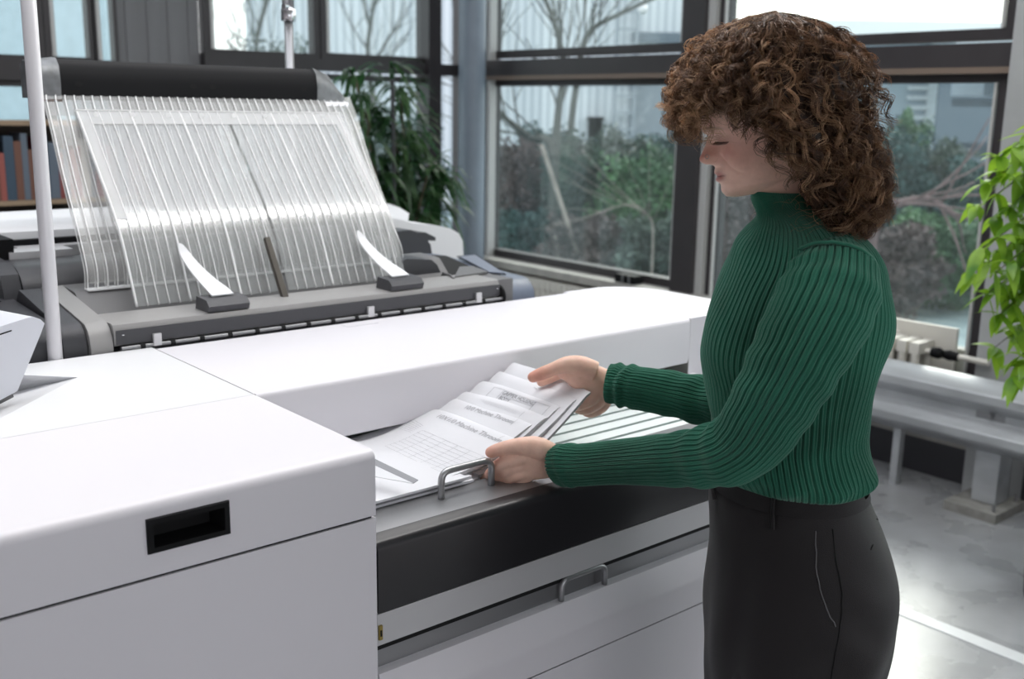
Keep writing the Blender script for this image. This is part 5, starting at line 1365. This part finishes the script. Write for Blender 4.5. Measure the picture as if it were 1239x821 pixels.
for i in range(NC):
    phi = g2.uniform(-PI, PI); ap = abs(phi)
    if ap < .6 and g2.random() < .25: phi *= 1.6; ap = abs(phi)
    tend = min(1, tlimit(ap)); ln = g2.uniform(.22, .5); t0 = max(0, tend-ln) if g2.random() < .62 else g2.uniform(0, max(.01, tend-.2))
    ln = min(ln, tend-t0)
    if i >= 1560:      # crown: short arcs spreading from the top of the head
        t0 = g2.uniform(0, .03); ln = g2.uniform(.05, .22)
    s = 1-.26*g2.random()**1.2*(0.35 if ap < .34 and t0+ln > t_of(140) else 1) + .05*math.sin(phi*4+t0*9)+.03*math.sin(phi*9-t0*14)
    q = np.linspace(0, 1, NP); t = t0+ln*q; ph = phi+g2.normal()*.18*q**1.4+.05*np.sin(q*6+i)
    cur = s*(1-(.32*(1-q)**2 if t0 > .06 else 0))+g2.uniform(-.03, .11)*q**2
    a, b, z = envpt(ph, t, cur); P = a[:, None]*A3+(BH+b)[:, None]*B3; P[:, 2] += z
    T = np.gradient(P, axis=0); T /= np.linalg.norm(T, axis=1)[:, None]+1e-9
    u = np.cross(T, g2.normal(size=3)); u /= np.linalg.norm(u, axis=1)[:, None]+1e-9; w = np.cross(T, u)
    L = np.linalg.norm(np.diff(P, axis=0), axis=1).sum()
    front = ap < 1.0
    R0 = g2.uniform(.007, .014) if front else g2.uniform(.006, .013)
    turns = L/(g2.uniform(.028, .044) if front else g2.uniform(.036, .062)); R0 *= .6 if i >= 1560 else 1; ph0 = g2.uniform(0, 6.28); sg = 1 if g2.random() < .5 else -1
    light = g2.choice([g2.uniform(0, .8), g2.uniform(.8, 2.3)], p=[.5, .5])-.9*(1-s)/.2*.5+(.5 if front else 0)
    for k in range(9):
        dq = g2.normal(size=3)*.0019; wv = sg*(2*PI*turns*q**(1+.04*g2.normal()))+ph0+g2.normal()*.22; rr = R0*(.25+.75*q)*g2.uniform(.85, 1.12)
        spread = (.4+.9*q)[:, None]
        X = P+u*(rr*np.cos(wv))[:, None]+w*(rr*np.sin(wv))[:, None]+dq*spread
        th_ = g2.uniform(.00036, .00072)*(1-.6*q**4)
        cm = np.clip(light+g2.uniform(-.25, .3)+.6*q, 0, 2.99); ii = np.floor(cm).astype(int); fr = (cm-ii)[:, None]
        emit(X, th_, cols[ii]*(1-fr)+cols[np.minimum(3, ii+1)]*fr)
for i in range(900):       # loose flyaway hairs
    phi = g2.uniform(-PI, PI); ap = abs(phi); t0 = g2.uniform(.0, .9 if ap > 1.3 else t_of(145)); q = np.linspace(0, 1, NP)
    ln = g2.uniform(.06, .18); t = np.clip(t0+ln*q*g2.uniform(-.2, 1), 0, 1); ph = phi+g2.normal()*.5*q
    cur = .93+g2.uniform(.03, .18)*q**1.2
    a, b, z = envpt(ph, t, cur); P = a[:, None]*A3+(BH+b)[:, None]*B3; P[:, 2] += z
    wv = 2*PI*g2.uniform(.8, 2.6)*q+g2.uniform(0, 6.28); rr = g2.uniform(.004, .010)
    P = P+A3*(rr*np.cos(wv)*q)[:, None]+np.array([0, 0, 1])*(rr*np.sin(wv)*q)[:, None]
    emit(P, .00026*(1-.6*q), np.tile(cols[2+(i % 2)], (NP, 1)))
# dark mass under the curls
TH = 48; rowsz = 30; capV = []
for r in range(rowsz):
    t = .015+.915*r/(rowsz-1)
    for k in range(TH):
        ph = -PI+2*PI*k/TH; ap = abs(ph); s = .80; tl = t
        lim = t_of(105) if ap < 1.05 else (t_of(105)+(ap-1.05)/.5*(t_of(250)-t_of(105)) if ap < 1.55 else 1.0)
        if tl > lim: s = .80*max(0.35, 1-(tl-lim)*3)
        a, b, z = envpt(np.array([ph]), np.array([tl]), np.array([s]))
        if tl > lim: a = np.maximum(a, onb(940, 200, BH).dot(AV))
        capV.append((a*A3+(BH+b)*B3+np.array([0, 0, 1])*z))
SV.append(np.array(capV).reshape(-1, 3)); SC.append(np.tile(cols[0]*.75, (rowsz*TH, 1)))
k = np.arange(rowsz-1)[:, None]*TH; j = np.arange(TH)[None]; j2 = (j+1) % TH
SF.append((np.stack([k+j, k+j2, k+TH+j2, k+TH+j], -1).reshape(-1, 4))+off)
hair = np_mesh('hair', np.vstack(SV), np.vstack(SF), HAIRM, HUM, True); hair['label'] = 'shoulder-length curly brown hair'
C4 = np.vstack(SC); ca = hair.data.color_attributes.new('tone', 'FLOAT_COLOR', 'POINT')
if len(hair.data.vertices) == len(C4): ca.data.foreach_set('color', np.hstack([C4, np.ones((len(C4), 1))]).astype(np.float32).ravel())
# ------------------------------------------------------------------ plants
def blade_mesh(name, leaves, m, parent, fold=.18):
    """leaves: (base, dir, normalish, length, width, droop)"""
    V = []; F = []; ns = 6
    for (b, d, up, ln, wd, dr) in leaves:
        d = d.normalized(); s = d.cross(up).normalized(); nrm = s.cross(d)
        i0 = len(V)
        for k in range(ns+1):
            q = k/ns; c = b+d*(ln*q)+Vector((0, 0, -dr*ln*q*q)); w = wd*math.sin(PI*min(1, .04+q*.96)**.75)*.5 if k < ns else 0
            V += [tuple(c-s*w+nrm*w*fold), tuple(c), tuple(c+s*w+nrm*w*fold)]
        for k in range(ns):
            a = i0+3*k; F += [(a, a+1, a+4, a+3), (a+1, a+2, a+5, a+4)]
    return np_mesh(name, V, F, m, parent, True)
LFD = leafm('palm_leaf', rgb(30, 52, 34), rgb(84, 112, 72), .38, 6)
LFB = leafm('ficus_leaf', rgb(66, 120, 34), rgb(150, 186, 64), .4, 9)
def translucent(m, col):
    nt = m.node_tree; b = nt.nodes['Principled BSDF']; out = nt.nodes['Material Output']
    tl = nt.nodes.new('ShaderNodeBsdfTranslucent'); tl.inputs[0].default_value = col
    mx = nt.nodes.new('ShaderNodeMixShader'); mx.inputs[0].default_value = .4
    nt.links.new(b.outputs[0], mx.inputs[1]); nt.links.new(tl.outputs[0], mx.inputs[2]); nt.links.new(mx.outputs[0], out.inputs[0])
translucent(LFB, rgb(170, 210, 60)); translucent(LFD, rgb(60, 110, 60))
STEM = mat('plant_stem', rgb(78, 70, 50), .6); POT = mat('dark_pot', rgb(52, 52, 54), .5)
TERR = mat('soil', rgb(60, 48, 40), .9)
g = random.Random(5)
PT = thing('potted_palm', 'tall dark green broad-leaved palm behind the printer by the corner column', 'plant', (3.35, 4.95, 0))
bm = nb(); lathe(bm, [(.16, 0), (.2, .02), (.24, .42), (.25, .44), (.22, .44), (.21, .40)], (3.35, 4.95, 0), 28); obj('pot', bm, POT, PT)
bm = nb(); lathe(bm, [(.2, 0), (.2, .01)], (3.35, 4.95, .385), 24); obj('soil', bm, TERR, PT)
lv = []
canes = [(472, 86), (443, 130), (498, 150), (520, 200), (455, 200), (430, 95), (485, 110), (535, 215)]
for i, (cxp, cyp) in enumerate(canes):
    top = ony(cxp, cyp, 5.0+g.uniform(-.25, .12))
    base = Vector((3.35+g.uniform(-.1, .1), 4.95+g.uniform(-.1, .1), .39))
    mid = base.lerp(top, .55)+Vector((g.uniform(-.03, .03), 0, .05))
    P = [Vector(v) for v in spline([tuple(base), tuple(mid), tuple(top)], 14)]
    bm = nb(); tube(bm, P, [.012-.0004*k for k in range(14)], 8); obj('cane', bm, STEM, PT, smooth=True)
    for k in range(5, 14):
        for s in range(4 if k < 12 else 6):
            a = g.uniform(0, 2*PI); d = Vector((math.cos(a), math.sin(a)*.8, g.uniform(-.2, .75)))
            q = P[k]+d.normalized()*.05
            for m_ in range(3):
                dd = (d+Vector((g.uniform(-.5, .5), g.uniform(-.5, .5), g.uniform(-.4, .3)))).normalized()
                lv.append((q, dd, Vector((0, 0, 1)), g.uniform(.14, .24), g.uniform(.022, .038), g.uniform(.4, 1.0)))
blade_mesh('palm_leaves', lv, LFD, PT)
bm = nb(); tube(bm, [ony(477, 280, 4.8), ony(475, 95, 4.8)], .011, 8); lo_ = ony(477, 280, 4.8)
tube(bm, [(lo_.x, 4.8, .39), lo_], .011, 8); obj('support_stick', bm, DARKB, PT)

FT = thing('potted_ficus', 'bright green weeping fig in a dark pot at the right edge', 'plant', (3.42, 1.22, 0))
pb = onz(1243, 731, 0)
PX, PY = pb.x+AV.x*.195, pb.y+AV.y*.195
FT.location = (PX, PY, 0)
bpy.context.view_layer.update()
bm = nb(); lathe(bm, [(.17, 0), (.19, .008), (.21, .30), (.215, .32), (.19, .32), (.18, .28)], (PX, PY, 0), 32); obj('pot', bm, POT, FT)
bm = nb(); lathe(bm, [(.18, 0), (.18, .01)], (PX, PY, .27), 24); obj('soil', bm, TERR, FT)
bm = nb(); trunk = [Vector(v) for v in spline([(PX, PY, .28), (PX+.03, PY, .7), (PX-.02, PY+.04, 1.1), (PX, PY+.02, 1.5), (PX, PY, 1.75)], 22)]
tube(bm, trunk, [.022-.0007*k for k in range(22)], 10); obj('trunk', bm, STEM, FT, smooth=True)
lv = []; bmb = nb()
ends = [(1222, 178), (1205, 190), (1190, 222), (1180, 250), (1200, 262), (1185, 300), (1172, 330), (1190, 355), (1205, 380), (1200, 420), (1225, 455), (1232, 400), (1225, 330), (1218, 250), (1236, 210), (1234, 290), (1212, 300), (1228, 360), (1216, 210), (1200, 330), (1232, 430), (1210, 345)]
for i in range(60):
    if i < len(ends): e = atd_ = onb(ends[i][0]+4, ends[i][1], 3.28+g.uniform(-.12, .12))
    else:
        a = g.uniform(0, 2*PI); r_ = g.uniform(.12, .42); e = Vector((PX+r_*math.cos(a), PY+r_*math.sin(a), g.uniform(.8, 1.85)))
        # keep clear of the near side seen in front of the window
        sx = (e-EYE).dot(Rv)/(e-EYE).dot(Fv)*FPX+CXP
        if sx < 1215: continue
    k = min(21, max(4, int((e.z-.35)/1.5*21)+2)); s0 = trunk[k]
    m_ = s0.lerp(e, .5)+Vector((0, 0, .10)); P = [Vector(v) for v in spline([tuple(s0), tuple(m_), tuple(e)], 10)]
    tube(bmb, P, [.005-.0004*j for j in range(10)], 6)
    for j in range(2, 10):
        for s in range(4):
            d = Vector((g.uniform(-1, 1), g.uniform(-1, 1), g.uniform(-.9, .35)))
            lv.append((P[j], d, Vector((g.uniform(-.4, .4), g.uniform(-.4, .4), 1)), g.uniform(.06, .095), g.uniform(.028, .044), g.uniform(.2, .6)))
obj('branch', bmb, STEM, FT, smooth=True)
blade_mesh('ficus_leaves', lv, LFB, FT)

# ------------------------------------------------------------------ light
w = bpy.data.worlds.new('world'); scn.world = w; w.use_nodes = True
nt = w.node_tree; bg = nt.nodes['Background']
sk = nt.nodes.new('ShaderNodeTexSky'); sk.sky_type = 'NISHITA'; sk.sun_disc = False; sk.sun_elevation = math.radians(34); sk.sun_rotation = math.radians(70)
sk.air_density = 1.2; sk.dust_density = 4; sk.ozone_density = 1.5
mx = nt.nodes.new('ShaderNodeMix'); mx.data_type = 'RGBA'; mx.inputs['Factor'].default_value = .86
gm = nt.nodes.new('ShaderNodeVectorMath'); gm.operation = 'SCALE'; gm.inputs['Scale'].default_value = .18
nt.links.new(sk.outputs[0], gm.inputs[0])
nt.links.new(gm.outputs[0], mx.inputs['A']); mx.inputs['B'].default_value = (1.0, 1.02, 1.06, 1)
nt.links.new(mx.outputs['Result'], bg.inputs[0]); bg.inputs[1].default_value = 1.9
def area(name, loc, target, sx, sy, power, col=(1, 1, 1)):
    l = bpy.data.lights.new(name, 'AREA'); l.shape = 'RECTANGLE'; l.size = sx; l.size_y = sy; l.energy = power; l.color = col
    o = bpy.data.objects.new(name, l); COL.objects.link(o); o.location = loc
    o.rotation_euler = (Vector(target)-Vector(loc)).to_track_quat('-Z', 'Y').to_euler(); return o
sun = bpy.data.lights.new('sun', 'SUN'); so = bpy.data.objects.new('sun', sun); COL.objects.link(so)
sun.energy = 1.8; sun.angle = math.radians(18); sun.color = (1, .95, .88)
so.rotation_euler = Vector((-.72, -.45, -.62)).to_track_quat('-Z', 'Y').to_euler()
if False: area('rooflight', (.6, 1.35, 3.45), (.6, 1.36, 0), 5.9, 5.5, 0.001)
scn.view_settings.view_transform = 'Standard'; scn.view_settings.look = 'None'; scn.view_settings.gamma = 1
scn.view_settings.use_curve_mapping = False; scn.view_settings.exposure = 0.10
scn.cycles.use_denoising = True
scn.cycles.max_bounces = 10; scn.cycles.transparent_max_bounces = 48
